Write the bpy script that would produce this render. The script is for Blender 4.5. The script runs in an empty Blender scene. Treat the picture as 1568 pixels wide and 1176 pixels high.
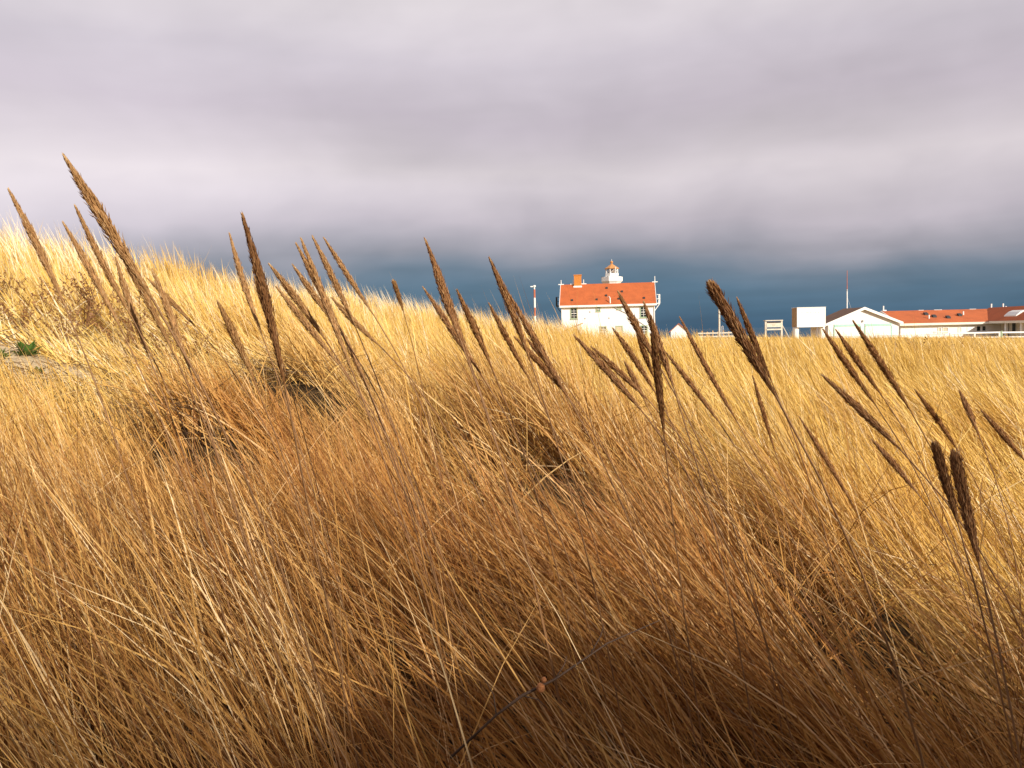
import bpy, bmesh, math
import numpy as np
from mathutils import Vector, Matrix, Quaternion

rng = np.random.default_rng(7)
scene = bpy.context.scene
col = scene.collection
R = math.radians

# ------------------------------------------------------------------ camera
W, H, F = 1568.0, 1176.0, 1300.0            # photo size and focal length in photo pixels
CAM = Vector((0, 0, 1.9))
PITCH, ROLL = R(-3.45), R(1.25)             # looking slightly down, camera turned clockwise
fwd = Vector((0, math.cos(PITCH), math.sin(PITCH)))
right0 = Vector((1, 0, 0)); up0 = right0.cross(fwd)
cr = right0 * math.cos(ROLL) - up0 * math.sin(ROLL)
cu = up0 * math.cos(ROLL) + right0 * math.sin(ROLL)
cam_d = bpy.data.cameras.new('camera')
cam_d.sensor_width = 36.0; cam_d.lens = F / W * 36.0
cam_d.clip_start = 0.05; cam_d.clip_end = 20000
cam = bpy.data.objects.new('camera', cam_d); col.objects.link(cam)
m = Matrix((cr, cu, -fwd)).transposed().to_4x4(); m.translation = CAM
cam.matrix_world = m
scene.camera = cam

def ray(px, py):
    return fwd + cr * ((px - W / 2) / F) + cu * ((H / 2 - py) / F)
def P(px, py, Y):
    """world point seen at a photo pixel, at depth Y"""
    d = ray(px, py); return CAM + d * (Y / d.y)
def dirang(px, py):
    d = ray(px, py); return math.atan2(d.x, d.y), math.asin(d.normalized().z)

# ------------------------------------------------------------------ world, sun, exposure
SUN_AZ, SUN_EL = R(40), R(22)               # to the right of straight behind the camera
sun_vec = Vector((math.sin(SUN_AZ) * math.cos(SUN_EL), -math.cos(SUN_AZ) * math.cos(SUN_EL), math.sin(SUN_EL)))
world = bpy.data.worlds.new('World'); scene.world = world; world.use_nodes = True
nt = world.node_tree; nt.nodes.clear()
def N(tree, t, **kw):
    n = tree.nodes.new(t)
    for k, v in kw.items(): setattr(n, k, v)
    return n
def math_n(tree, op, a, b=None, c=None):
    n = tree.nodes.new('ShaderNodeMath'); n.operation = op
    for i, v in enumerate((a, b, c)):
        if v is None: continue
        if isinstance(v, (int, float)): n.inputs[i].default_value = v
        else: tree.links.new(v, n.inputs[i])
    return n.outputs[0]
def ramp(tree, fac, stops, interp='LINEAR'):
    n = tree.nodes.new('ShaderNodeValToRGB'); cr_ = n.color_ramp; cr_.interpolation = interp
    while len(cr_.elements) > 1: cr_.elements.remove(cr_.elements[-1])
    for i, (p, c) in enumerate(stops):
        e = cr_.elements[0] if i == 0 else cr_.elements.new(p)
        e.position = p; e.color = (*c, 1) if len(c) == 3 else c
    tree.links.new(fac, n.inputs[0]); return n.outputs[0]
def srgb(r, g, b):
    f = lambda v: ((v / 255) / 12.92) if v / 255 <= .04045 else (((v / 255) + .055) / 1.055) ** 2.4
    return (f(r), f(g), f(b))

L = nt.links.new
tc = N(nt, 'ShaderNodeTexCoord')
sep = N(nt, 'ShaderNodeSeparateXYZ'); L(tc.outputs['Generated'], sep.inputs[0])
az = math_n(nt, 'ARCTAN2', sep.outputs[0], sep.outputs[1])
el = math_n(nt, 'ARCSINE', sep.outputs[2])
# cloud deck coordinates: streaks lie flat, tighter towards the horizon
mapv = N(nt, 'ShaderNodeCombineXYZ')
L(math_n(nt, 'MULTIPLY', sep.outputs[0], 3.0), mapv.inputs[0])
L(math_n(nt, 'MULTIPLY', sep.outputs[1], 3.0), mapv.inputs[1])
L(math_n(nt, 'MULTIPLY', math_n(nt, 'SUBTRACT', sep.outputs[2], math_n(nt, 'MULTIPLY', sep.outputs[0], 0.03)), 5.6), mapv.inputs[2])
def noise(tree, vec, scale, detail=5, rough=.55, dist=0.0):
    n = N(tree, 'ShaderNodeTexNoise'); n.inputs['Scale'].default_value = scale
    n.inputs['Detail'].default_value = detail; n.inputs['Roughness'].default_value = rough
    n.inputs['Distortion'].default_value = dist
    if vec is not None: tree.links.new(vec, n.inputs['Vector'])
    return n.outputs['Fac']
n1 = noise(nt, mapv.outputs[0], 1.1, 2, .45, .3)
n2 = noise(nt, mapv.outputs[0], 2.3, 3, .5, .25)
map2 = N(nt, 'ShaderNodeMapping'); map2.inputs['Scale'].default_value = (1, 1, 5.5); L(mapv.outputs[0], map2.inputs[0])
n3 = noise(nt, map2.outputs[0], 1.6, 4, .5, .2)
# elevation, wobbled by the clouds -> colour
e1 = math_n(nt, 'ADD', el, math_n(nt, 'MULTIPLY', math_n(nt, 'SUBTRACT', n1, .5), .07))
e2 = math_n(nt, 'ADD', e1, math_n(nt, 'MULTIPLY', math_n(nt, 'SUBTRACT', n2, .5), .030))
fac = math_n(nt, 'DIVIDE', e2, .5)
skyc = ramp(nt, fac, [
    (0.00, srgb(60, 94, 122)), (0.045, srgb(68, 103, 130)), (0.10, srgb(82, 112, 137)),
    (0.14, srgb(104, 122, 142)), (0.185, srgb(152, 151, 163)), (0.25, srgb(193, 184, 193)),
    (0.36, srgb(215, 205, 209)), (0.50, srgb(206, 195, 204)), (0.62, srgb(206, 197, 205)),
    (0.75, srgb(217, 209, 212)), (1.0, srgb(210, 203, 208))])
# cloud masses seen in the photograph: soft lobes in azimuth and elevation
def lobe(px, py, sx, sy, amp):
    a0, e0 = dirang(px, py)
    da = math_n(nt, 'DIVIDE', math_n(nt, 'SUBTRACT', az, a0), sx)
    de = math_n(nt, 'DIVIDE', math_n(nt, 'SUBTRACT', el, e0), sy)
    q = math_n(nt, 'ADD', math_n(nt, 'MULTIPLY', da, da), math_n(nt, 'MULTIPLY', de, de))
    return math_n(nt, 'MULTIPLY', math_n(nt, 'POWER', 2.718, math_n(nt, 'MULTIPLY', q, -1.0)), amp)
lobes = [(90, 240, .30, .075, .24), (470, 295, .22, .030, .12), (30, 330, .22, .03, .14), (760, 205, .34, .035, -.08),
         (1250, 150, .40, .045, -.07), (900, 285, .30, .016, .05), (1330, 235, .30, .014, .05),
         (250, 140, .20, .022, -.09), (60, 110, .12, .03, .10), (700, 40, .5, .05, .08), (1480, 60, .2, .06, -.05),
         (650, 250, .10, .018, -.10), (200, 215, .10, .02, -.06), (1100, 330, .2, .014, -.06)]
acc = None
for l in lobes:
    v = lobe(*l); acc = v if acc is None else math_n(nt, 'ADD', acc, v)
streak = math_n(nt, 'MULTIPLY_ADD', math_n(nt, 'SMOOTH_MIN', math_n(nt, 'MAXIMUM', math_n(nt, 'MULTIPLY', el, 8.0), 0.0), 1.0, .2), -.68, .76)
var = math_n(nt, 'ADD', 1.0, math_n(nt, 'ADD', acc, math_n(nt, 'ADD',
      math_n(nt, 'MULTIPLY', math_n(nt, 'SUBTRACT', n3, .5), streak), math_n(nt, 'MULTIPLY', math_n(nt, 'SUBTRACT', n2, .5), .34))))
sk = N(nt, 'ShaderNodeVectorMath', operation='SCALE'); L(skyc, sk.inputs[0]); L(math_n(nt, 'MULTIPLY', var, 7.8), sk.inputs['Scale'])
nish = N(nt, 'ShaderNodeTexSky', sky_type='NISHITA'); nish.sun_disc = False
nish.sun_elevation = SUN_EL; nish.sun_rotation = R(180) - SUN_AZ
mx = N(nt, 'ShaderNodeMix', data_type='RGBA'); mx.inputs[0].default_value = 0.95
L(nish.outputs[0], mx.inputs[6]); L(sk.outputs[0], mx.inputs[7])
bg = N(nt, 'ShaderNodeBackground'); bg.inputs['Strength'].default_value = 0.1
L(mx.outputs[2], bg.inputs[0])
wo = N(nt, 'ShaderNodeOutputWorld'); L(bg.outputs[0], wo.inputs[0])

sd = bpy.data.lights.new('sun', 'SUN'); sd.energy = 4.8; sd.angle = R(0.6); sd.color = (1.0, .93, .79)
so = bpy.data.objects.new('sun', sd); col.objects.link(so)
so.rotation_euler = (-sun_vec).to_track_quat('-Z', 'Y').to_euler(); so.location = (20, -30, 30)
vs = scene.view_settings
vs.view_transform = 'Standard'; vs.look = 'None'; vs.exposure = 0.38; vs.gamma = 1.0; vs.use_curve_mapping = False
scene.render.engine = 'CYCLES'

# ------------------------------------------------------------------ materials
def new_mat(name):
    mt = bpy.data.materials.new(name); mt.use_nodes = True
    t = mt.node_tree; t.nodes.clear()
    out = N(t, 'ShaderNodeOutputMaterial'); b = N(t, 'ShaderNodeBsdfPrincipled')
    t.links.new(b.outputs[0], out.inputs[0]); return mt, t, b, out
def plain(name, c, rough=.7, var=.18, scale=3.0, bump=0.0, metallic=0.0, spec=.3, stain=None):
    mt, t, b, out = new_mat(name)
    g = N(t, 'ShaderNodeTexCoord').outputs['Object']
    f = noise(t, g, scale, 6, .6)
    lo = tuple(v * (1 - var) for v in c); hi = tuple(min(1, v * (1 + var)) for v in c)
    cc = ramp(t, f, [(.3, lo), (.7, hi)])
    if stain:
        s = noise(t, g, stain[1], 5, .65, .6)
        sm = ramp(t, s, [(stain[2], (0, 0, 0)), (stain[2] + .12, (1, 1, 1))])
        mm = N(t, 'ShaderNodeMix', data_type='RGBA'); t.links.new(sm, mm.inputs[0])
        t.links.new(cc, mm.inputs[6]); mm.inputs[7].default_value = (*stain[0], 1); cc = mm.outputs[2]
    t.links.new(cc, b.inputs['Base Color'])
    b.inputs['Roughness'].default_value = rough; b.inputs['Metallic'].default_value = metallic
    b.inputs['Specular IOR Level'].default_value = spec
    if bump:
        bp = N(t, 'ShaderNodeBump'); bp.inputs['Strength'].default_value = bump; bp.inputs['Distance'].default_value = .03
        t.links.new(noise(t, g, scale * 8, 4, .6), bp.inputs['Height']); t.links.new(bp.outputs[0], b.inputs['Normal'])
    return mt
def roofing(name, c, course=.28):
    """asphalt or metal roofing: horizontal courses, faded patches"""
    mt, t, b, out = new_mat(name)
    g = N(t, 'ShaderNodeTexCoord').outputs['Object']
    f = noise(t, g, .7, 6, .65, .4); f2 = noise(t, g, 14, 3, .6)
    cc = ramp(t, f, [(.25, tuple(v * .78 for v in c)), (.5, c), (.8, tuple(min(1, v * 1.22) for v in c))])
    c2 = ramp(t, f2, [(.3, (.8, .8, .8)), (.7, (1.1, 1.1, 1.1))])
    mm = N(t, 'ShaderNodeMix', data_type='RGBA', blend_type='MULTIPLY'); mm.inputs[0].default_value = 1
    t.links.new(cc, mm.inputs[6]); t.links.new(c2, mm.inputs[7]); t.links.new(mm.outputs[2], b.inputs['Base Color'])
    b.inputs['Roughness'].default_value = .85
    wv = N(t, 'ShaderNodeTexWave', wave_type='BANDS', bands_direction='Z', wave_profile='SAW'); wv.inputs['Scale'].default_value = .314 / course
    t.links.new(g, wv.inputs[0])
    bp = N(t, 'ShaderNodeBump'); bp.inputs['Strength'].default_value = .6; bp.inputs['Distance'].default_value = .02
    t.links.new(wv.outputs['Fac'], bp.inputs['Height']); t.links.new(bp.outputs[0], b.inputs['Normal'])
    return mt
def grass_mat(name, stops, trans=.3, patch=None, stops2=None):
    mt, t, b, out = new_mat(name)
    a = N(t, 'ShaderNodeAttribute', attribute_name='rnd')
    cc = ramp(t, a.outputs['Fac'], stops)
    if stops2:
        a2 = N(t, 'ShaderNodeAttribute', attribute_name='gold'); c2 = ramp(t, a.outputs['Fac'], stops2)
        mk = N(t, 'ShaderNodeMix', data_type='RGBA'); t.links.new(a2.outputs['Fac'], mk.inputs[0]); t.links.new(cc, mk.inputs[6]); t.links.new(c2, mk.inputs[7]); cc = mk.outputs[2]
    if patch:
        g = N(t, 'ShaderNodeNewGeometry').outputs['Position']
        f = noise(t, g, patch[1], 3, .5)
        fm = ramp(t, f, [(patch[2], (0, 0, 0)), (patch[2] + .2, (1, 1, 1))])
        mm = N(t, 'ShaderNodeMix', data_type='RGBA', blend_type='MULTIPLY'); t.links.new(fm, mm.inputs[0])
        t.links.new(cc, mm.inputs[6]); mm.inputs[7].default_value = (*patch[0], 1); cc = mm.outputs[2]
    t.links.new(cc, b.inputs['Base Color']); b.inputs['Roughness'].default_value = .55
    b.inputs['Specular IOR Level'].default_value = .25
    tr = N(t, 'ShaderNodeBsdfTranslucent'); t.links.new(cc, tr.inputs[0])
    mxs = N(t, 'ShaderNodeMixShader'); mxs.inputs[0].default_value = trans
    t.links.new(b.outputs[0], mxs.inputs[1]); t.links.new(tr.outputs[0], mxs.inputs[2]); t.links.new(mxs.outputs[0], out.inputs[0])
    return mt

M = {}
M['white_wall'] = plain('white_wall', (.80, .79, .77), .7, .05, 1.2, .2, stain=((.62, .58, .53), .55, .66))
M['white_trim'] = plain('white_trim', (.80, .79, .76), .6, .05, 4)
M['cream'] = plain('cream', (.74, .70, .60), .7, .08, 3)
M['roof_red'] = roofing('roof_red', (.46, .11, .028))
M['roof_brown'] = roofing('roof_brown', (.17, .085, .045))
M['brick'] = plain('brick', (.52, .20, .045), .9, .25, 9, .4)
M['green_trim'] = plain('green_trim', (.33, .42, .28), .6, .1, 5)
M['mint'] = plain('mint', (.36, .62, .52), .6, .08, 4)
M['dark_metal'] = plain('dark_metal', (.03, .032, .035), .5, .2, 6)
M['grey_metal'] = plain('grey_metal', (.42, .42, .43), .45, .12, 6)
M['red_paint'] = plain('red_paint', (.42, .13, .07), .6, .12, 5)
M['tan_wood'] = plain('tan_wood', (.42, .27, .14), .8, .2, 6, .3)
M['old_wood'] = plain('old_wood', (.60, .55, .46), .8, .16, 6, .3)
M['faint_ink'] = plain('faint_ink', (.62, .50, .48), .8, .1, 6)
M['curtain'] = plain('curtain', (.55, .47, .36), .8, .12, 5)
M['lantern_roof'] = plain('lantern_roof', (.52, .25, .09), .6, .15, 4)
mt, t, b, out = new_mat('glass')
b.inputs['Base Color'].default_value = (.02, .03, .03, 1); b.inputs['Roughness'].default_value = .08; b.inputs['Specular IOR Level'].default_value = .5
M['glass'] = mt
mt, t, b, out = new_mat('clear_glass')
gl = N(t, 'ShaderNodeBsdfTransparent'); gg = N(t, 'ShaderNodeBsdfGlossy'); gg.inputs['Roughness'].default_value = .05
ms = N(t, 'ShaderNodeMixShader'); ms.inputs[0].default_value = .15
t.links.new(gl.outputs[0], ms.inputs[1]); t.links.new(gg.outputs[0], ms.inputs[2]); t.links.new(ms.outputs[0], out.inputs[0])
M['clear_glass'] = mt
straw = [(0, (.17, .065, .018)), (.2, (.31, .14, .038)), (.5, (.49, .255, .072)), (.8, (.62, .375, .125)), (1, (.78, .57, .31))]
gold = [(0, (.44, .24, .05)), (.25, (.62, .385, .08)), (.6, (.75, .51, .135)), (.85, (.80, .61, .25)), (1, (.86, .74, .52))]
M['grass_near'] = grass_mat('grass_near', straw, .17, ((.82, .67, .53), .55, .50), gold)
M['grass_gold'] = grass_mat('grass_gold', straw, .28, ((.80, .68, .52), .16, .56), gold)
M['litter'] = grass_mat('litter', [(0, (.05, .03, .016)), (.5, (.12, .068, .03)), (1, (.34, .22, .10))], .15)
M['weed'] = grass_mat('weed', [(0, (.12, .05, .022)), (.6, (.24, .11, .04)), (1, (.38, .2, .08))], .15)
M['leaf_green'] = grass_mat('leaf_green', [(0, (.05, .12, .02)), (1, (.14, .24, .05))], .3)
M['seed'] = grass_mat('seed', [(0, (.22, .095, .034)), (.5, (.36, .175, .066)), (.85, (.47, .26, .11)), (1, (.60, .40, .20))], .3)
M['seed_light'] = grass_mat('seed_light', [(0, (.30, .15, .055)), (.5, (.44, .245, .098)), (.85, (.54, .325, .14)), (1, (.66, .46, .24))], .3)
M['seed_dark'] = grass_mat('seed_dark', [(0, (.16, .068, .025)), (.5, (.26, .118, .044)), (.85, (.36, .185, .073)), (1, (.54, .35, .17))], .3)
M['stalk'] = plain('stalk', (.22, .11, .045), .6, .25, 30)
M['twig'] = plain('twig', (.07, .04, .025), .8, .3, 40)
M['gall'] = plain('gall', (.36, .14, .05), .75, .45, 220, .5)

# ------------------------------------------------------------------ helpers for objects
def link(name, me, mat=None, parent=None):
    o = bpy.data.objects.new(name, me); col.objects.link(o)
    if mat is not None and me is not None:
        me.materials.clear(); me.materials.append(M[mat])
    if parent is not None: o.parent = parent
    return o
def tag(o, label, cat, group=None):
    o['label'] = label; o['category'] = cat
    if group: o['group'] = group
    return o
def thing(name, label, cat, loc=(0, 0, 0), rz=0.0, group=None):
    o = bpy.data.objects.new(name, None); col.objects.link(o); o.empty_display_size = .2
    o.location = loc; o.rotation_euler = (0, 0, rz); return tag(o, label, cat, group)
class MB:
    def __init__(s): s.v = []; s.f = []
    def add(s, v, f):
        k = len(s.v); s.v += [tuple(p) for p in v]; s.f += [tuple(i + k for i in q) for q in f]; return s
    def box(s, x0, x1, y0, y1, z0, z1):
        return s.add([(x0, y0, z0), (x1, y0, z0), (x1, y1, z0), (x0, y1, z0), (x0, y0, z1), (x1, y0, z1), (x1, y1, z1), (x0, y1, z1)],
                     [(0, 3, 2, 1), (4, 5, 6, 7), (0, 1, 5, 4), (1, 2, 6, 5), (2, 3, 7, 6), (3, 0, 4, 7)])
    def prism(s, poly, axis, a, b):
        """poly: 2-D outline; axis 'x' -> (y,z) outline swept along x from a to b, 'y' -> (x,z) along y, 'z' -> (x,y) along z"""
        n = len(poly)
        mk = {'x': lambda p, q: (q, p[0], p[1]), 'y': lambda p, q: (p[0], q, p[1]), 'z': lambda p, q: (p[0], p[1], q)}[axis]
        v = [mk(p, a) for p in poly] + [mk(p, b) for p in poly]
        return s.add(v, [tuple(range(n))[::-1], tuple(range(n, 2 * n))] + [(i, (i + 1) % n, n + (i + 1) % n, n + i) for i in range(n)])
    def tube(s, pts, rad, n=8):
        pts = [Vector(p) for p in pts]; rad = rad if hasattr(rad, '__len__') else [rad] * len(pts)
        rings = []
        for i, p in enumerate(pts):
            t_ = (pts[min(i + 1, len(pts) - 1)] - pts[max(i - 1, 0)]).normalized()
            a_ = t_.orthogonal() if abs(t_.z) > .99 else t_.cross(Vector((0, 0, 1)))
            a_.normalize(); b_ = t_.cross(a_)
            rings.append([p + (a_ * math.cos(2 * math.pi * k / n) + b_ * math.sin(2 * math.pi * k / n)) * rad[i] for k in range(n)])
        v = [q for r_ in rings for q in r_]; f = []
        for i in range(len(pts) - 1):
            for k in range(n): f.append((i * n + k, i * n + (k + 1) % n, (i + 1) * n + (k + 1) % n, (i + 1) * n + k))
        f += [tuple(range(n))[::-1], tuple(range((len(pts) - 1) * n, len(pts) * n))]
        return s.add(v, f)
    def lathe(s, prof, n=12, c=(0, 0), ph=0.0):
        v = []; f = []
        for r_, z in prof:
            for k in range(n):
                a_ = 2 * math.pi * k / n + ph; v.append((c[0] + r_ * math.cos(a_), c[1] + r_ * math.sin(a_), z))
        for i in range(len(prof) - 1):
            for k in range(n): f.append((i * n + k, i * n + (k + 1) % n, (i + 1) * n + (k + 1) % n, (i + 1) * n + k))
        f += [tuple(range(n))[::-1], tuple(range((len(prof) - 1) * n, len(prof) * n))]
        return s.add(v, f)
    def build(s, name, mat, parent=None, smooth=False):
        me = bpy.data.meshes.new(name); me.from_pydata(s.v, [], s.f)
        bm = bmesh.new(); bm.from_mesh(me); bmesh.ops.recalc_face_normals(bm, faces=bm.faces); bm.to_mesh(me); bm.free()
        if smooth: me.polygons.foreach_set('use_smooth', [True] * len(me.polygons))
        return link(name, me, mat, parent)

# ------------------------------------------------------------------ terrain
def vnoise(x, y, seed=0):
    xi = np.floor(x).astype(np.int64); yi = np.floor(y).astype(np.int64); fx = x - xi; fy = y - yi
    fx = fx * fx * (3 - 2 * fx); fy = fy * fy * (3 - 2 * fy)
    def h(a, b_):
        n = (a * 374761393 + b_ * 668265263 + seed * 1442695041) & 0xffffffff
        n = ((n ^ (n >> 13)) * 1274126177) & 0xffffffff
        return ((n ^ (n >> 16)) & 0xffff) / 65535.0
    return (h(xi, yi) * (1 - fx) + h(xi + 1, yi) * fx) * (1 - fy) + (h(xi, yi + 1) * (1 - fx) + h(xi + 1, yi + 1) * fx) * fy
def sstep(a, b_, x):
    t_ = np.clip((x - a) / (b_ - a), 0, 1); return t_ * t_ * (3 - 2 * t_)
NEAR_Z, GH = 0.78, 0.55
# silhouette of the grass: photo column, row, distance
crest = [(-500, 300, 15, 0), (0, 352, 14, 0), (200, 395, 15, 0), (400, 432, 17, 0), (600, 466, 20, 0), (800, 493, 24, 0), (900, 507, 28, 0),
         (1000, 514, 42, 0), (1100, 517, 55, 0), (1300, 521, 66, 0), (1568, 523, 70, 0), (2100, 524, 70, 0)]
TH, CD, CZ_ = [], [], []
for px_, py_, d_, _ in crest:
    p_ = P(px_, py_, 1.0); th_ = math.atan2(p_.x, p_.y); rr_ = math.hypot(p_.x, p_.y)
    TH.append(th_); CD.append(d_); CZ_.append(1.9 + (p_.z - 1.9) / rr_ * d_ - GH)
TH, CD, CZ_ = map(np.array, (TH, CD, CZ_))
SCARPS = []      # little banks added at the shaded gaps: (x, y, half width, height)
for px_, py_, d_, w_, h_ in [(495, 575, 5.5, .48, .36), (375, 640, 4.4, .55, .32), (290, 640, 4.6, .3, .24), (845, 638, 4.3, .50, .36), (735, 610, 5.2, .22, .28), (1395, 785, 2.5, .20, .26)]:
    p_ = P(px_, py_, d_); SCARPS.append((p_.x, p_.y, w_, h_))
SAND = P(25, 576, 6.6)
def terrain(x, y):
    x = np.asarray(x, float); y = np.asarray(y, float)
    th = np.arctan2(x, y); r = np.hypot(x, y)
    D = np.interp(th, TH, CD); Zc = np.interp(th, TH, CZ_)
    back = sstep(R(75), R(120), np.abs(th)); D = D * (1 - back) + 40 * back; Zc = Zc * (1 - back) + .8 * back
    s = np.clip((r - 2.0) / (D - 2.0), 0, 1)
    z = NEAR_Z + (Zc - NEAR_Z) * s ** 1.15
    over = np.clip((r - D) / np.maximum(D * .9, 16), 0, 1)
    z = z * (1 - sstep(0, 1, over))
    z = z + (vnoise(x * .42, y * .42, 3) - .5) * .26 * sstep(1.5, 4, r) * (1 - sstep(40, 90, r)) + (vnoise(x * 1.3, y * 1.3, 5) - .5) * .10 * sstep(.8, 2, r) * (1 - sstep(40, 90, r))
    z = z + (vnoise(x * .13, y * .13, 9) - .5) * .5 * sstep(8, 14, r) * (1 - sstep(60, 90, r)) * (1 - sstep(.55, 1.0, r / D) * (r < D))
    for sx, sy, w_, h_ in SCARPS:
        k = np.exp(-((x - sx) / w_) ** 2) * np.exp(-(np.clip(y - sy, 0, 9) / 2.2) ** 2)
        z = z + h_ * k * sstep(-.10, .12, y - sy)
    ds = np.hypot((x - SAND.x) / 1.6, (y - SAND.y) / 1.0)
    z = z - (vnoise(x * 1.3, y * 1.3, 5) - .5) * .10 * np.exp(-ds ** 2)
    # low unseen dune added behind the camera to shade the near grass
    q = x * math.sin(SUN_AZ) - y * math.cos(SUN_AZ); p = x * math.cos(SUN_AZ) + y * math.sin(SUN_AZ)
    z = z + (2.26 + .3 * vnoise(p * .5 + 3, q * .3, 17)) * np.exp(-((q - 3.4) / 1.15) ** 2) * (1 - sstep(1.2, 3.2, p)) * (1 - sstep(4, 9, -p))
    z = z - 3.5 * sstep(165, 215, r)
    return z
def tz(x, y): return float(terrain(np.array([x]), np.array([y]))[0])

ra = np.concatenate([[0], np.geomspace(.25, 300, 210), np.geomspace(330, 6000, 14)])
ta = np.concatenate([np.linspace(-50, 50, 241), np.linspace(52, 308, 100)]) * math.pi / 180
rr, tt = np.meshgrid(ra[1:], ta, indexing='ij')
gx = rr * np.sin(tt); gy = rr * np.cos(tt)
gv = np.column_stack([gx.ravel(), gy.ravel(), terrain(gx.ravel(), gy.ravel())])
gv = np.vstack([gv, [[0, 0, tz(0, 0)]]])
nr, na = rr.shape; fa = []
for i in range(nr - 1):
    for j in range(na): fa.append((i * na + j, i * na + (j + 1) % na, (i + 1) * na + (j + 1) % na, (i + 1) * na + j)[::-1])
fa += [(nr * na, (j + 1) % na, j)[::1] for j in range(na)]
me = bpy.data.meshes.new('ground'); me.from_pydata(gv.tolist(), [], fa)
bm = bmesh.new(); bm.from_mesh(me); bmesh.ops.recalc_face_normals(bm, faces=bm.faces)
if sum(f.normal.z for f in bm.faces) < 0: bmesh.ops.reverse_faces(bm, faces=bm.faces)
bm.to_mesh(me); bm.free(); me.polygons.foreach_set('use_smooth', [True] * len(me.polygons))
mt, t, b, out = new_mat('ground')
g = N(t, 'ShaderNodeNewGeometry').outputs['Position']
shade_soil = ramp(t, noise(t, g, 5, 6, .65), [(.3, (.018, .012, .007)), (.55, (.036, .024, .013)), (.75, (.08, .05, .024))])  # near-black soil, so bare bank faces read as shaded gaps even when lit
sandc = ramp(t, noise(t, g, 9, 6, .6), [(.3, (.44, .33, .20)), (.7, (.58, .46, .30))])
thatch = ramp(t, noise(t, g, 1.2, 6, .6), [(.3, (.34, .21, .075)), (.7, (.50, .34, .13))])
vm = N(t, 'ShaderNodeVectorMath', operation='DISTANCE'); vm.inputs[1].default_value = (SAND.x, SAND.y, tz(SAND.x, SAND.y)); t.links.new(g, vm.inputs[0])
dn = math_n(t, 'ADD', vm.outputs['Value'], math_n(t, 'MULTIPLY', math_n(t, 'SUBTRACT', noise(t, g, 1.5, 4, .6), .5), 1.6))
sf = ramp(t, math_n(t, 'DIVIDE', dn, 3.0), [(.26, (1, 1, 1)), (.46, (0, 0, 0))])
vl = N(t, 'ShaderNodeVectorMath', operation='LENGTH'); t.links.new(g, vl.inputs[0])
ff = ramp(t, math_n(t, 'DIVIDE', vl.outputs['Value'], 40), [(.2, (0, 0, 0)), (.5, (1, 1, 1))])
m1 = N(t, 'ShaderNodeMix', data_type='RGBA'); t.links.new(ff, m1.inputs[0]); t.links.new(shade_soil, m1.inputs[6]); t.links.new(thatch, m1.inputs[7])
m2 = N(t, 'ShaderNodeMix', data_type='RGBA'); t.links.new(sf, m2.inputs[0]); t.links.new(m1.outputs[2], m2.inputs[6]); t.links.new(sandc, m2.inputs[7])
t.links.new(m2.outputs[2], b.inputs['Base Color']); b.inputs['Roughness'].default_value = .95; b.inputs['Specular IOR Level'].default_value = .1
bp = N(t, 'ShaderNodeBump'); bp.inputs['Strength'].default_value = .7; bp.inputs['Distance'].default_value = .03
t.links.new(noise(t, g, 22, 5, .65), bp.inputs['Height']); t.links.new(bp.outputs[0], b.inputs['Normal'])
M['ground'] = mt
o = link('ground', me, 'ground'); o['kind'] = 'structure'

# sea beyond the spit
mt, t, b, out = new_mat('water')
b.inputs['Base Color'].default_value = (.03, .05, .07, 1); b.inputs['Roughness'].default_value = .06
g = N(t, 'ShaderNodeNewGeometry').outputs['Position']
bp = N(t, 'ShaderNodeBump'); bp.inputs['Strength'].default_value = .12; bp.inputs['Distance'].default_value = .2
t.links.new(noise(t, g, .35, 5, .6), bp.inputs['Height']); t.links.new(bp.outputs[0], b.inputs['Normal'])
M['water'] = mt
wm = MB(); n_ = 96
for k in range(n_ + 1):
    a_ = -math.pi * .55 + math.pi * 1.1 * k / n_
    wm.v += [(r_ * math.sin(a_), r_ * math.cos(a_), -1.2) for r_ in (172, 500, 1500, 9000)]
for k in range(n_):
    for q in range(3): wm.f.append((k * 4 + q, (k + 1) * 4 + q, (k + 1) * 4 + q + 1, k * 4 + q + 1))
o = wm.build('water', 'water'); o['kind'] = 'structure'
if o.data.polygons[0].normal.z < 0: o.data.flip_normals()


# ------------------------------------------------------------------ buildings
def window(parent, x0, x1, z0, z1, y, cols=2, rows=4, trim='green_trim', tw=.14, pane='glass', muntin='white_trim', sill=True, name='window'):
    """frame, pane and glazing bars on a wall whose outer face is local y (camera side is -y)"""
    f = MB()
    f.box(x0, x0 + tw, y - .07, y + .02, z0, z1).box(x1 - tw, x1, y - .07, y + .02, z0, z1)
    f.box(x0 + tw, x1 - tw, y - .072, y + .02, z1 - tw, z1).box(x0 + tw, x1 - tw, y - .072, y + .02, z0, z0 + tw)
    fr = f.build(name, trim, parent)
    MB().box(x0 + tw, x1 - tw, y - .012, y + .02, z0 + tw, z1 - tw).build('pane', pane, fr)
    if muntin:
        b_ = MB(); ix0, ix1, iz0, iz1 = x0 + tw, x1 - tw, z0 + tw, z1 - tw
        for c_ in range(1, cols): xx = ix0 + (ix1 - ix0) * c_ / cols; b_.box(xx - .025, xx + .025, y - .040, y - .012, iz0, iz1)
        for r_ in range(1, rows):
            zz = iz0 + (iz1 - iz0) * r_ / rows; hw = .045 if r_ * 2 == rows else .022
            b_.box(ix0, ix1, y - .044, y - .012, zz - hw, zz + hw)
        if cols > 1 or rows > 1: b_.build('glazing_bar', muntin, fr)
    if sill: MB().box(x0 - .06, x1 + .06, y - .13, y + .02, z0 - .07, z0 - .002).build('sill', trim, fr)
    return fr
def pipe(parent, name, pts, rad, mat, n=6): return MB().tube(pts, rad, n).build(name, mat, parent)

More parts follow.
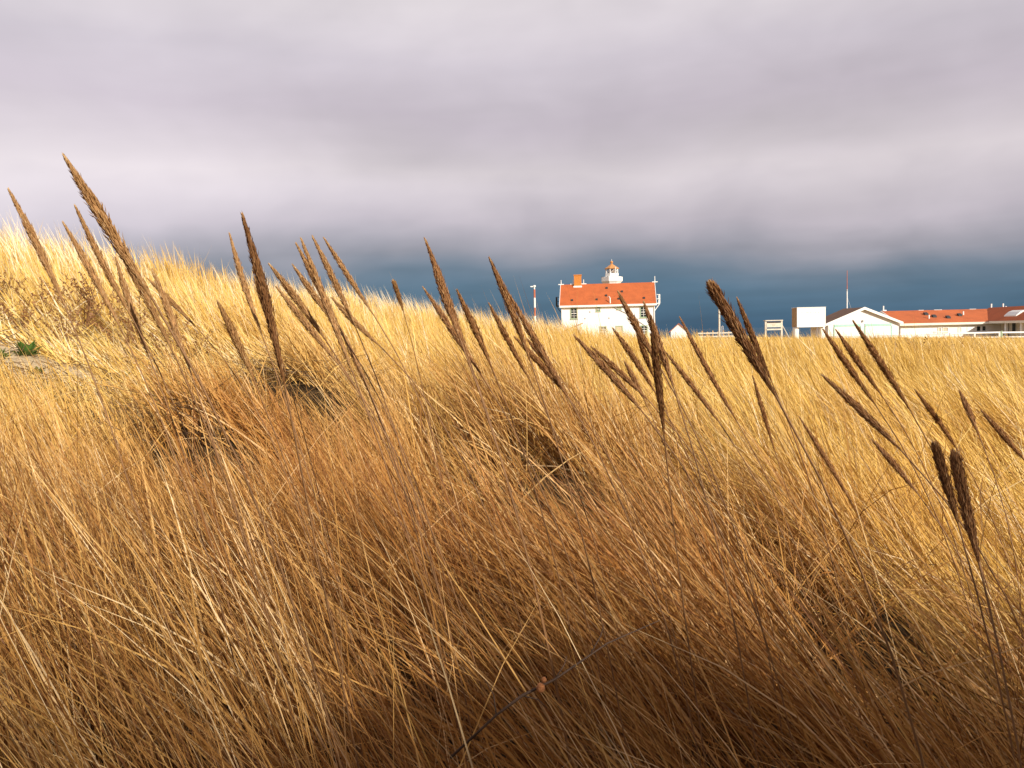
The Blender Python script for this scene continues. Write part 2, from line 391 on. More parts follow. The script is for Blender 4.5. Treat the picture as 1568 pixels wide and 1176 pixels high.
# --- keeper's house ------------------------------------------------------------------
HY = 134.0; s = F / HY; c0 = P(931, 500, HY)
hr = -math.atan2(c0.x, c0.y)
hb = tz(c0.x, c0.y)
house = thing('keeper_house', 'large white two storey house with bright orange red gable roof and brick chimney', 'house', (c0.x, c0.y, hb), hr)
hx = lambda px: (px - 931) / s
hz = lambda px, py, Y=HY: P(px, py, Y).z - hb
HWD, DEP = 71 / s, 8.4
ez, rz_ = hz(931, 466.5), hz(931, 434, HY + DEP / 2)
MB().prism([(0, -.5), (DEP, -.5), (DEP, ez - .1), (DEP / 2, rz_ - .25), (0, ez - .1)], 'x', -HWD, HWD).build('wall', 'white_wall', house)
OV = .45; slope = (rz_ - ez) / (DEP / 2)
yo, zo = -OV, ez - OV * slope + .28
roof = MB().prism([(yo, zo - .02), (DEP / 2, rz_ - .16), (DEP - yo, zo - .02), (DEP - yo, zo + .12), (DEP / 2, rz_), (yo, zo + .12)], 'x', -HWD - .22, HWD + .22).build('roof', 'roof_red', house)
MB().box(-HWD - .24, HWD + .24, yo - .10, yo - .004, zo - .20, zo + .10).build('gutter', 'white_trim', house)
MB().box(-HWD - .20, HWD + .20, yo, .0, zo - .24, zo - .16).build('soffit', 'white_trim', house)
for sx in (-1, 1):
    x0 = sx * (HWD + .223); x1 = sx * (HWD + .29)
    MB().prism([(yo, zo - .16), (DEP / 2, rz_ - .30), (DEP - yo, zo - .16), (DEP - yo, zo + .15), (DEP / 2, rz_ + .04), (yo, zo + .15)], 'x', min(x0, x1), max(x0, x1)).build('rake_board', 'white_trim', house)
    MB().tube([(sx * (HWD - .08), -.09, zo - .2), (sx * (HWD - .08), -.09, -.4)], .055, 6).build('downpipe', 'white_trim', house)
def on_roof(px, py):
    """local point where the view ray meets the front roof slope"""
    Y = HY + 1.0
    for _ in range(6):
        z = P(px, py, Y).z - hb; Y = HY + np.clip(yo + (z - zo - .12) / (rz_ - zo - .12) * (DEP / 2 - yo), yo, DEP / 2)
    return (px - 931) / (F / Y), Y - HY, P(px, py, Y).z - hb
# chimney with white flashing
cx0, cx1 = hx(880.5) * 1.03, hx(891.5) * 1.03
ch = MB().box(cx0, cx1, DEP / 2 - .55, DEP / 2 + .55, rz_ - 1.0, hz(886, 422, HY + DEP / 2)).build('chimney', 'brick', house)
ct = hz(886, 422, HY + DEP / 2)
MB().box(cx0 - .07, cx1 + .07, DEP / 2 - .62, DEP / 2 + .62, ct, ct + .16).build('chimney_cap', 'brick', ch)
MB().box(cx0 - .10, cx1 + .10, DEP / 2 - .72, DEP / 2 + .72, rz_ - .85, rz_ - .28).build('flashing', 'white_trim', ch)
for px_ in (860.5, 879, 895, 1002.5):
    x = hx(px_) * 1.03
    MB().tube([(x, DEP / 2, rz_ - .1), (x, DEP / 2, rz_ + (.75 if px_ < 990 else .95))], [.07, .05], 6).build('ridge_rod', 'white_trim', roof)
    MB().box(x - .45, x + .45, DEP / 2 - .12, DEP / 2 + .12, rz_ - .03, rz_ + .10).build('ridge_saddle', 'white_trim', roof)
for px_, py_ in ((877, 460), (914.5, 459), (948, 458), (986, 457), (930, 441.5), (953, 447), (929, 453)):
    x, y, z = on_roof(px_, py_)
    MB().prism([(y - .13, z - .10), (y + .2, z + .12), (y + .18, z + .24), (y - .13, z + .10)], 'x', x - .16, x + .16).build('roof_vent', 'dark_metal', roof)
x, y, z = on_roof(934.8, 464)
MB().tube([(x, y, z - .1), (x, y, z + .85)], .085, 8).build('vent_pipe', 'white_trim', roof)
x2, y2, z2 = on_roof(931, 455)
MB().tube([(x2, y2, z2), (x2 + .3, y2 - .15, z2 + .1), (x2 + .32, y2 - .15, z2 - .25)], .05, 6).build('bent_pipe', 'white_trim', roof)
# windows of the front
zz = hz
window(house, hx(874), hx(885), zz(880, 488.5), zz(880, 471), 0, 2, 4)
window(house, hx(979.5), hx(990.5), zz(985, 486.5), zz(985, 469.5), 0, 2, 4)
window(house, hx(913), hx(920), zz(916, 477), zz(916, 469.6), 0, 2, 2)
window(house, hx(945), hx(952), zz(948, 474), zz(948, 468.6), 0, 1, 1, pane='curtain')
window(house, hx(918), hx(929), zz(923, 516.5), zz(923, 499.5), 0, 2, 4)
window(house, hx(942.5), hx(953.5), zz(948, 515.8), zz(948, 498.8), 0, 1, 2, pane='curtain')
window(house, hx(980), hx(991), zz(985, 515), zz(985, 498), 0, 2, 4)
# drain crossing the front, small lean-to porch
pipe(house, 'drain_pipe', [(hx(936), -.10, zz(936, 468.5)), (hx(964), -.10, zz(964, 482)), (hx(992), -.10, zz(992, 502))], .045, 'grey_metal')
px0, px1 = hx(868), hx(891)
por = MB().prism([(px0, -.5), (px1, -.5), (px1, zz(891, 496)), (px0, zz(868, 506))], 'y', -2.2, -.003).build('porch', 'cream', house)
MB().prism([(px0 - .2, zz(868, 506) - .05), (px1 + .2, zz(891, 496) + .05), (px1 + .2, zz(891, 496) + .17), (px0 - .2, zz(868, 506) + .07)], 'y', -2.5, -.004).build('porch_roof', 'tan_wood', por)
for px_, py_ in ((904, 477.5), (896.5, 487.5), (933, 487)):
    MB().box(hx(px_) - .1, hx(px_) + .1, -.06, .01, zz(px_, py_) - .12, zz(px_, py_) + .12).build('wall_bracket', 'grey_metal', house)
# balconies under the gables at both ends
for sx, mat, lab in ((-1, 'dark_metal', 'black iron balcony rail'), (1, 'white_trim', 'white balcony rail')):
    z0 = zz(931, 465); z1 = zz(931, 452); xa = sx * (HWD + .45); xb = sx * (HWD + .95)
    bal = MB().box(min(xa, xb), max(xa, xb), DEP / 2 - 1.7, DEP / 2 + 1.7, z0 - .12, z0).build('balcony', mat, house); bal['label'] = lab
    for z in (z0 + .65, z1): MB().tube([(xb, DEP / 2 - 1.65, z), (xb, DEP / 2 + 1.65, z)], .06, 6).build('rail', mat, bal)
    for k in range(5):
        y = DEP / 2 - 1.65 + k * .825; MB().tube([(xb, y, z0), (xb, y, z1)], .045, 6).build('baluster', mat, bal)
    for z in (z0 + .65, z1): MB().tube([(xa, DEP / 2 - 1.65, z), (xb, DEP / 2 - 1.65, z)], .05, 6).build('rail', mat, bal)
    MB().tube([(xb, DEP / 2 - 1.6, z0 - .06), (sx * (HWD - .02), DEP / 2 - 1.6, z0 - 1.4)], .06, 6).build('bracket', mat, bal)

# --- lighthouse tower behind the house ------------------------------------------------
LY = 152.0; s = F / LY; c0 = P(938, 500, LY); lb = tz(c0.x, c0.y)
lt = thing('lighthouse', 'white octagonal lighthouse tower with copper coloured lantern roof rising behind the house ridge', 'lighthouse', (c0.x, c0.y, lb))
lz = lambda py: P(938, py, LY).z - lb
gz0, gz1, lz0, lz1 = lz(431), lz(424.5), lz(423.5), lz(411.8)
MB().lathe([(2.5, -.5), (1.55, gz0)], 8, ph=R(22.5)).build('tower', 'white_wall', lt)
MB().lathe([(1.5, gz0 - .4), (1.95, gz0 + .02), (1.95, gz1), (1.72, gz1 + .05)], 8, ph=R(22.5)).build('gallery', 'white_trim', lt)
MB().lathe([(1.22, gz1 - .1), (1.22, lz0 + .55), (1.10, lz0 + .56)], 8, ph=R(22.5)).build('parapet', 'white_trim', lt)
for k in range(8):
    a_ = R(22.5 + 45 * k); a2 = R(22.5 + 45 * (k + 1)); r_ = 1.08
    p0 = Vector((r_ * math.cos(a_), r_ * math.sin(a_), 0)); p1 = Vector((r_ * math.cos(a2), r_ * math.sin(a2), 0))
    MB().tube([p0 + Vector((0, 0, lz0 + .5)), p0 + Vector((0, 0, lz1))], .075, 6).build('lantern_post', 'white_trim', lt)
    q0, q1 = p0 * .97, p1 * .97
    MB().add([q0 + Vector((0, 0, lz0 + .5)), q1 + Vector((0, 0, lz0 + .5)), q1 + Vector((0, 0, lz1)), q0 + Vector((0, 0, lz1)),
              q0 * .985 + Vector((0, 0, lz0 + .5)), q1 * .985 + Vector((0, 0, lz0 + .5)), q1 * .985 + Vector((0, 0, lz1)), q0 * .985 + Vector((0, 0, lz1))],
             [(0, 1, 2, 3), (7, 6, 5, 4), (0, 4, 5, 1), (3, 2, 6, 7), (0, 3, 7, 4), (1, 5, 6, 2)]).build('pane', 'clear_glass', lt)
    MB().tube([p0 + Vector((0, 0, lz0 + .55)), p1 + Vector((0, 0, lz1 - .05))], .035, 5).build('glazing_bar', 'white_trim', lt)
MB().lathe([(.25, lz0 + .4), (.45, lz0 + .7), (.52, (lz0 + lz1) / 2), (.42, lz1 - .25), (.2, lz1 - .1)], 12).build('lens', 'tan_wood', lt, True)
MB().lathe([(1.08, lz1 - .02), (1.32, lz1 - .01), (1.36, lz1 + .08), (.70, lz(407.6)), (.20, lz(404.6)), (.13, lz(403.2))], 8, ph=R(22.5)).build('lantern_roof', 'lantern_roof', lt)
MB().lathe([(.08, lz(403.4)), (.24, lz(402.4)), (.28, lz(401.2)), (.18, lz(400)), (.04, lz(399.3))], 10).build('vent_ball', 'lantern_roof', lt, True)
MB().tube([(0, 0, lz(399.6)), (0, 0, lz(396.8))], .03, 5).build('lightning_rod', 'white_trim', lt)
MB().tube([(.55, -1.15, gz1), (.55, -1.15, lz(409.5))], .07, 6).build('vent_pipe', 'white_trim', lt)
for k in range(12):
    a_ = 2 * math.pi * k / 12; MB().tube([(1.85 * math.cos(a_), 1.85 * math.sin(a_), gz1), (1.85 * math.cos(a_), 1.85 * math.sin(a_), gz1 + .16)], .05, 5).build('gallery_bolt', 'dark_metal', lt)

# --- red and white pole ------------------------------------------------------------------
PY = 92.0; s = F / PY; c0 = P(819.5, 500, PY); pb = tz(c0.x, c0.y)
pole = thing('striped_pole', 'red and white banded pole with a small white lamp on top', 'pole', (c0.x, c0.y, pb))
pz = lambda py: P(818, py, PY).z - pb
for k, (a_, b_, mt_) in enumerate(((443, 456, 'red_paint'), (456, 471, 'white_trim'), (471, 484, 'red_paint'), (484, 540, 'white_trim'))):
    z0 = max(pz(b_), -.3)
    bo = MB().tube([(0, 0, z0), (0, 0, pz(a_))], .095, 8).build('pole_band', mt_, pole)
MB().tube([(0, 0, pz(443)), (0, 0, pz(440))], .07, 6).build('lamp_stem', 'white_trim', pole)
MB().lathe([(.07, pz(440)), (.15, pz(439)), (.15, pz(437.2)), (.05, pz(436.6))], 8).build('lamp', 'white_trim', pole)
MB().box(-.42, .0, -.05, .05, pz(439.5), pz(438)).build('lamp_arm', 'white_trim', pole)

# --- small white shed --------------------------------------------------------------------
SY = 112.0; s = F / SY; c0 = P(1039.5, 500, SY); sb = tz(c0.x, c0.y)
shed = thing('small_shed', 'tiny white gabled shed with thin reddish roof edges standing alone', 'shed', (c0.x, c0.y, sb), -math.atan2(c0.x, c0.y))
w2 = 12.2 / s; e_ = P(1039, 507, SY).z - sb; r_ = P(1039, 496, SY).z - sb
MB().prism([(-w2, -.4), (w2, -.4), (w2, e_), (0, r_), (-w2, e_)], 'y', 0, 3.0).build('wall', 'white_wall', shed)
k_ = (r_ - e_) / w2; ov = .22
MB().prism([(-w2 - ov, e_ - ov * k_ + .01), (0, r_ + .01), (w2 + ov, e_ - ov * k_ + .01), (w2 + ov, e_ - ov * k_ + .1), (0, r_ + .11), (-w2 - ov, e_ - ov * k_ + .1)], 'y', -.15, 3.15).build('roof', 'red_paint', shed)
MB().box(-.42, .42, -.04, .01, -.4, 1.55).build('door', 'white_trim', shed)

# --- service pole with pipe ---------------------------------------------------------------
def ground_at(px, Y): p = P(px, 505, Y); return p.x, Y, tz(p.x, Y)
x, y, z = ground_at(1101.5, 78)
sp = thing('service_post', 'plain weathered post with a small bent pipe at its foot', 'post', (x, y, z))
zt = lambda py, px=1101, Y=78: P(px, py, Y).z - z
MB().tube([(0, 0, -.3), (0, 0, zt(464))], .085, 8).build('post', 'old_wood', sp)
MB().tube([(.22, 0, -.3), (.22, 0, zt(500)), (.28, 0, zt(499)), (.34, 0, zt(500)), (.36, 0, zt(505))], .04, 6).build('bent_pipe', 'grey_metal', sp)
MB().box(-.16, .16, -.12, .12, zt(464), zt(463)).build('post_cap', 'grey_metal', sp)
# low timber fence behind the grass beside the post
x, y, z = ground_at(1102, 80); zf = P(1102, 508.5, 80).z - z
lf = thing('low_timber_fence', 'low weathered timber fence half buried in grass around the plain post', 'fence', (x, y, z))
for k in range(9): MB().box(-2.2 + k * .5, -2.08 + k * .5, 0, .1, -.3, zf + (.15 if k % 2 else .05)).build('post', 'tan_wood', lf)
for zz_ in (zf - .08, zf - .40): MB().box(-2.25, 1.95, -.045, -.004, zz_ - .06, zz_ + .06).build('rail', 'old_wood', lf)

# --- slatted notice stand -----------------------------------------------------------------
NY = 74.0; x, y, z = ground_at(1185, NY); s = F / NY
st = thing('notice_stand', 'weathered timber notice stand of open horizontal boards on two posts', 'notice stand', (x, y, z))
nz = lambda py: P(1185, py, NY).z - z
for sx in (-1, 1): MB().box(sx * 12.2 / s - .07, sx * 12.2 / s + .07, 0, .14, -.3, nz(491.5)).build('post', 'old_wood', st)
MB().box(-13.4 / s, 13.4 / s, -.1, .5, nz(491.4), nz(490.0)).build('top_board', 'old_wood', st)
MB().box(-11.4 / s, 11.4 / s, -.03, .03, nz(501), nz(494.6)).build('notice_board', 'old_wood', st)
MB().box(-2.2 / s, 2.0 / s, -.045, -.032, nz(498.5), nz(496.0)).build('notice', 'curtain', st)
MB().box(-11.4 / s, 11.4 / s, -.05, .05, nz(505.5), nz(503.2)).build('cross_board', 'old_wood', st)
MB().box(-11.4 / s, 11.4 / s, .3, .36, nz(494.0), nz(492.6)).build('back_board', 'tan_wood', st)
MB().tube([(12.6 / s, .2, nz(496)), (12.6 / s + 1.05, .2, -.2)], .035, 6).build('stay', 'old_wood', st)

# --- big white sign board ------------------------------------------------------------------
BY = 82.0; x, y, z = ground_at(1242, BY); s = F / BY
sg = thing('sign_board', 'big blank looking white sign board on two stout white posts beside the garage', 'sign', (x, y, z))
bz = lambda py: P(1242, py, BY).z - z
bw = 21.5 / s
MB().box(-bw, bw, 0, 1.5, bz(500.5), bz(471.2)).build('board', 'tan_wood', sg)
MB().box(-bw - .02, bw + .02, -.07, -.003, bz(500.8), bz(471.0)).build('face', 'white_trim', sg)
MB().box(-bw - .05, bw + .05, -.10, 1.55, bz(471.0) + .003, bz(470.3)).build('cap', 'white_trim', sg)
for xx in (-.98, .86):
    MB().lathe([(.30, -.3), (.30, bz(500.9))], 12, c=(xx * bw, .45)).build('post', 'white_trim', sg)
MB().lathe([(.28, -.3), (.28, bz(500.9))], 12, c=(.50 * bw, 1.2)).build('post', 'white_trim', sg)
for k, (a_, b_) in enumerate(((-.72, -.60), (-.52, -.47), (-.38, -.18), (-.10, .02), (.10, .16), (.26, .34), (.48, .55))):
    MB().box(a_ * bw, b_ * bw, -.078, -.071, bz(479.4), bz(478.2)).build('faded_lettering', 'faint_ink', sg)

# --- garage ---------------------------------------------------------------------------------
GY = 92.0; s = F / GY; x, y, z = ground_at(1322, GY)
ga = thing('garage', 'white gabled double garage with mint green door heads and dark brown roof', 'garage', (x, y, z))
gz = lambda py, px=1322: P(px, py, GY).z - z
gx_ = lambda px: (px - 1322) / s
w2 = 54.0 / s; e_ = gz(494.5); r_ = gz(472.5); GD = 5.2; k_ = (r_ - e_) / w2; ov = .32
MB().prism([(-w2, -.4), (w2, -.4), (w2, e_), (0, r_), (-w2, e_)], 'y', 0, GD).build('wall', 'white_wall', ga)
rf = MB().prism([(-w2 - ov, e_ - ov * k_ + .01), (0, r_ + .01), (w2 + ov, e_ - ov * k_ + .01), (w2 + ov, e_ - ov * k_ + .13), (0, r_ + .15), (-w2 - ov, e_ - ov * k_ + .13)], 'y', -.30, GD + .3).build('roof', 'roof_brown', ga)
MB().prism([(-w2 - ov - .02, e_ - ov * k_ - .12), (0, r_ - .12), (w2 + ov + .02, e_ - ov * k_ - .12), (w2 + ov + .02, e_ - ov * k_ + .15), (0, r_ + .17), (-w2 - ov - .02, e_ - ov * k_ + .15)], 'y', -.38, -.303).build('barge_board', 'white_trim', ga)
for a_, b_ in ((1278, 1317), (1325, 1364)):
    x0, x1 = gx_(a_), gx_(b_)
    d_ = MB(); zt_, zb = gz(499.5), -.35
    hgt = (zt_ - zb) / 5
    dr = MB().box(x0 + .02, x1 - .02, -.015, .02, zb, zt_).build('garage_door', 'white_trim', ga)
    for q in range(5): MB().box(x0 + .04, x1 - .04, -.04, -.016, zb + q * hgt + .012, zb + (q + 1) * hgt - .012).build('panel', 'white_trim', dr)
    MB().box(x0 - .05, x1 + .05, -.08, .01, gz(499.4), gz(495.8)).build('door_head', 'mint', ga)
    for xx in (x0 - .11, x1 + .03): MB().box(xx, xx + .08, -.06, .01, -.35, gz(499.6)).build('door_jamb', 'mint', ga)
MB().box(gx_(1321) - .06, gx_(1321) + .06, -.16, .01, gz(493), gz(490)).build('wall_lamp', 'grey_metal', ga)
MB().box(-w2 - ov - .08, -w2 - ov - .004, -.35, GD + .3, e_ - ov * k_ - .02, e_ - ov * k_ + .12).build('gutter', 'white_trim', ga)

# --- antenna mast -----------------------------------------------------------------------------
AY = 99.0; x, y, z = ground_at(1297, AY)
am = thing('antenna_mast', 'tall thin antenna mast with red top and a guy wire behind the garage', 'antenna', (x, y, z))
az_ = lambda py: P(1295.5, py, AY).z - z
MB().tube([(0, 0, -.3), (0, 0, az_(445))], .06, 6).build('lower_mast', 'white_trim', am)
MB().tube([(0, 0, az_(445.0)), (0, 0, az_(414))], [.045, .028], 6).build('upper_mast', 'red_paint', am)
MB().tube([(.02, 0, az_(455)), (.5, 0, az_(474)), (1.9, .3, -.2)], .015, 5).build('guy_wire', 'grey_metal', am)
MB().tube([(0, 0, az_(446)), (0, 0, az_(443))], .075, 6).build('joint_collar', 'grey_metal', am)

# --- long low building ---------------------------------------------------------------------------
BY = 102.0; s = F / BY; x, y, z = ground_at(1379, BY)
lo = thing('long_building', 'long low white building with orange red roof and shaded porch wing', 'building', (x, y, z))
bz = lambda px, py, Y=BY: P(px, py, Y).z - z
bx = lambda px: (px - 1379) / s
LEN, DEP = 30.0, 9.0
ez = bz(1440, 496.0) + .12; rz_ = bz(1440, 474.5, BY + DEP / 2)
MB().prism([(0, -.5), (DEP, -.5), (DEP, ez), (DEP / 2, rz_ - .2), (0, ez)], 'x', 0, LEN).build('wall', 'white_wall', lo)
OV = .5; slope = (rz_ - ez) / (DEP / 2); zo = ez - OV * slope + .10
roof = MB().prism([(-OV, zo), (DEP / 2, rz_ - .12), (DEP + OV, zo), (DEP + OV, zo + .12), (DEP / 2, rz_), (-OV, zo + .12)], 'x', -.35, LEN + .3).build('roof', 'roof_red', lo)
WX = bx(1513)                       # where the porch wing starts
MB().box(-.35, WX, -OV - .10, -OV - .003, zo - .16, zo + .10).build('fascia', 'cream', lo)
MB().box(-.33, LEN, -OV, -.003, zo - .20, zo - .10).build('soffit', 'cream', lo)
MB().prism([(-OV, zo - .12), (DEP / 2, rz_ - .25), (DEP + OV, zo - .12), (DEP + OV, zo + .14), (DEP / 2, rz_ + .03), (-OV, zo + .14)], 'x', -.42, -.353).build('rake_board', 'white_trim', lo)
MB().box(-.2, .2, DEP / 2 - .2, DEP / 2 + .2, rz_, rz_ + .14).build('ridge_saddle', 'white_trim', lo)
MB().tube([(-.1, DEP / 2, rz_), (-.1, DEP / 2, rz_ + .65)], .085, 8).build('vent_pipe', 'white_trim', lo)
def on_long(px, py):
    Y = BY + 1.0
    for _ in range(6):
        z_ = P(px, py, Y).z - z; Y = BY + np.clip(-OV + (z_ - zo - .12) / (rz_ - zo - .12) * (DEP / 2 + OV), -OV, DEP / 2)
    p = P(px, py, Y); return p.x - x, Y - BY, p.z - z
for px_, py_, kind in ((1422.5, 487.5, 'w'), (1430.5, 485.5, 'd'), (1452, 487, 'd'), (1469.5, 483.5, 'd'), (1475, 482, 'w'), (1418, 482, 'd'), (1540, 474, 'w')):
    a_, b_, c_ = on_long(px_, py_)
    if kind == 'w': MB().tube([(a_, b_, c_ - .1), (a_, b_, c_ + .42)], .085, 8).build('vent_pipe', 'white_trim', roof)
    else: MB().prism([(b_ - .2, c_ - .06), (b_ + .3, c_ + .16), (b_ + .28, c_ + .32), (b_ - .2, c_ + .14)], 'x', a_ - .22, a_ + .22).build('roof_vent', 'dark_metal', roof)
for px_ in (1518, 1536):
    p = P(px_, 470, BY + DEP / 2); MB().tube([(p.x - x, DEP / 2, rz_ - .05), (p.x - x, DEP / 2, rz_ + .62)], .085, 8).build('vent_pipe', 'white_trim', roof)
for a_, b_ in ((1406, 1414), (1430, 1442), (1484, 1494)):
    p, q = P(a_, 470, BY + DEP / 2).x - x, P(b_, 470, BY + DEP / 2).x - x
    MB().box(p, q, DEP / 2 - .10, DEP / 2 + .10, rz_ - .01, rz_ + .035).build('ridge_flashing', 'white_trim', roof)
window(lo, bx(1435.5), bx(1441), bz(1440, 510.5), bz(1440, 501.5), 0, 1, 1, trim='white_trim', tw=.06, pane='curtain', muntin=None, sill=False)
window(lo, bx(1443), bx(1451.5), bz(1447, 510.5), bz(1447, 501), 0, 1, 1, trim='white_trim', tw=.06, pane='curtain', muntin=None, sill=False)
window(lo, bx(1467), bx(1472), bz(1470, 509), bz(1470, 501), 0, 1, 1, trim='white_trim', tw=.05, pane='cream', muntin=None, sill=False)
window(lo, bx(1494.5), bx(1501.5), bz(1498, 507.5), bz(1498, 499), 0, 1, 1, trim='white_trim', tw=.06, muntin=None)
window(lo, bx(1503), bx(1509.5), bz(1506, 507), bz(1506, 498.8), 0, 1, 1, trim='white_trim', tw=.06, muntin=None)
for px_ in (1480.5,): MB().box(bx(px_), bx(px_) + .05, -.03, .01, -.3, ez - .1).build('corner_strip', 'cream', lo)
MB().box(bx(1431) - .12, bx(1431) + .12, -.08, .01, bz(1431, 510), bz(1431, 507)).build('meter_box', 'grey_metal', lo)
# wing coming forward: gable roof whose left slope faces away from the sun
WF = -9.0; WW = 5.2
MB().box(WX + 1.5, WX + WW - .2, WF, -.003, -.5, ez - .05).build('wing_wall', 'cream', lo)
wroof = MB().prism([(WX - .2, zo + .06), (WX + WW / 2, rz_ + .02), (WX + WW + .2, zo + .06), (WX + WW + .2, zo + .18), (WX + WW / 2, rz_ + .14), (WX - .2, zo + .18)], 'y', WF - .5, DEP / 2).build('wing_roof', 'roof_red', lo)
MB().box(WX - .28, WX - .203, WF - .5, -OV - .11, zo - .12, zo + .16).build('fascia', 'cream', lo)
MB().box(WX - .2, WX + 1.6, WF - .4, -OV - .11, zo - .10, zo - .02).build('porch_ceiling', 'cream', lo)
for yy in (-3.6, -6.6, WF + .1):
    MB().box(WX - .05, WX + .22, yy - .14, yy + .14, -.5, zo - .10).build('porch_post', 'white_trim', lo)
def side_window(y0, y1, z0, z1, name='window'):
    xx = WX + 1.5; tw = .07
    f = MB().box(xx - .06, xx + .01, y0, y0 + tw, z0, z1).box(xx - .06, xx + .01, y1 - tw, y1, z0, z1).box(xx - .062, xx + .01, y0 + tw, y1 - tw, z1 - tw, z1).box(xx - .062, xx + .01, y0 + tw, y1 - tw, z0, z0 + tw)
    fr = f.build(name, 'white_trim', lo); MB().box(xx - .012, xx + .01, y0 + tw, y1 - tw, z0 + tw, z1 - tw).build('pane', 'glass', fr)
side_window(-1.9, -.9, -.3, 1.95, 'door'); side_window(-3.2, -2.3, .7, 1.95); side_window(-6.2, -4.2, .6, 1.95); side_window(-8.6, -6.9, .6, 1.95)
# skylight on the wing's left slope
sl = (rz_ + .02 - zo - .06) / (WW / 2 + .2)
xa, xb = WX + .6, WX + 1.6; za, zb = zo + .18 + sl * (xa - WX + .2), zo + .18 + sl * (xb - WX + .2)
MB().prism([(xa, za - .05), (xb, zb - .05), (xb, zb + .12), ((xa + xb) / 2, (za + zb) / 2 + .24), (xa, za + .12)], 'y', -4.6, -2.2).build('skylight', 'white_trim', lo)

# --- fences in front of the long building ------------------------------------------------------------
RY = 84.0
def fence_pt(px, py): p = P(px, py, RY); return p
x, y, z = ground_at(1545, RY)
rf_ = thing('pipe_rail_fence', 'white two rail pipe fence in front of the long building', 'fence', (x, y, z))
def rel(p): return (p.x - x, p.y - y, p.z - z)
for (a_, ay), (b_, by), r_ in (((1455, 511.0), (1531, 509.0), .085), ((1534, 509.3), (1640, 508), .085), ((1455, 517.5), (1531, 516.2), .06), ((1534, 516.2), (1640, 515), .06)):
    MB().tube([rel(P(a_, ay, RY)), rel(P(b_, by, RY))], r_, 8).build('rail', 'white_trim', rf_)
for px_, top, mt_ in ((1455, 510, 'white_trim'), (1492, 509.5, 'white_trim'), (1530, 507.5, 'white_trim'), (1533.5, 506.5, 'green_trim'), (1580, 507.5, 'white_trim')):
    p = P(px_, top, RY); gzz = tz(p.x, RY) - z
    MB().tube([(p.x - x, 0, gzz - .3), (p.x - x, 0, p.z - z)], .10, 8).build('post', mt_, rf_)
x, y, z = ground_at(1350, RY + 1)
wf = thing('wire_fence', 'thin wire fence on slim posts running past the garage doors', 'fence', (x, y, z))
RY2 = RY + 1
for py_ in (514.0, 519.0):
    a_, b_ = P(1262, py_ + 1.6, RY2), P(1446, py_ - 2.0, RY2)
    MB().tube([(a_.x - x, 0, a_.z - z), (b_.x - x, 0, b_.z - z)], .022, 5).build('wire', 'grey_metal', wf)
for px_ in (1262, 1300, 1340, 1380, 1404, 1446):
    p = P(px_, 513.5 - (px_ - 1350) * .02, RY2)
    MB().tube([(p.x - x, 0, -.35), (p.x - x, 0, p.z - z)], .04, 6).build('post', 'grey_metal', wf)
p = P(1417, 512, RY2 - .4); q = P(1428, 508.6, RY2 - .4); x, y, z = ground_at(1417, RY2 - .4)
rl = thing('bent_handrail', 'short bent metal handrail beside the wire fence and the white pipe fence', 'handrail', (x, y, z))
MB().tube([(0, 0, -.3), (0, 0, p.z - z - .1), (.1, 0, p.z - z + .05), (q.x - x, 0, q.z - z), (q.x - x + 2.2, 0, q.z - z + .02)], .045, 6).build('rail', 'white_trim', rl)
MB().tube([(q.x - x + 2.2, 0, -.3), (q.x - x + 2.2, 0, q.z - z)], .045, 6).build('post', 'white_trim', rl)

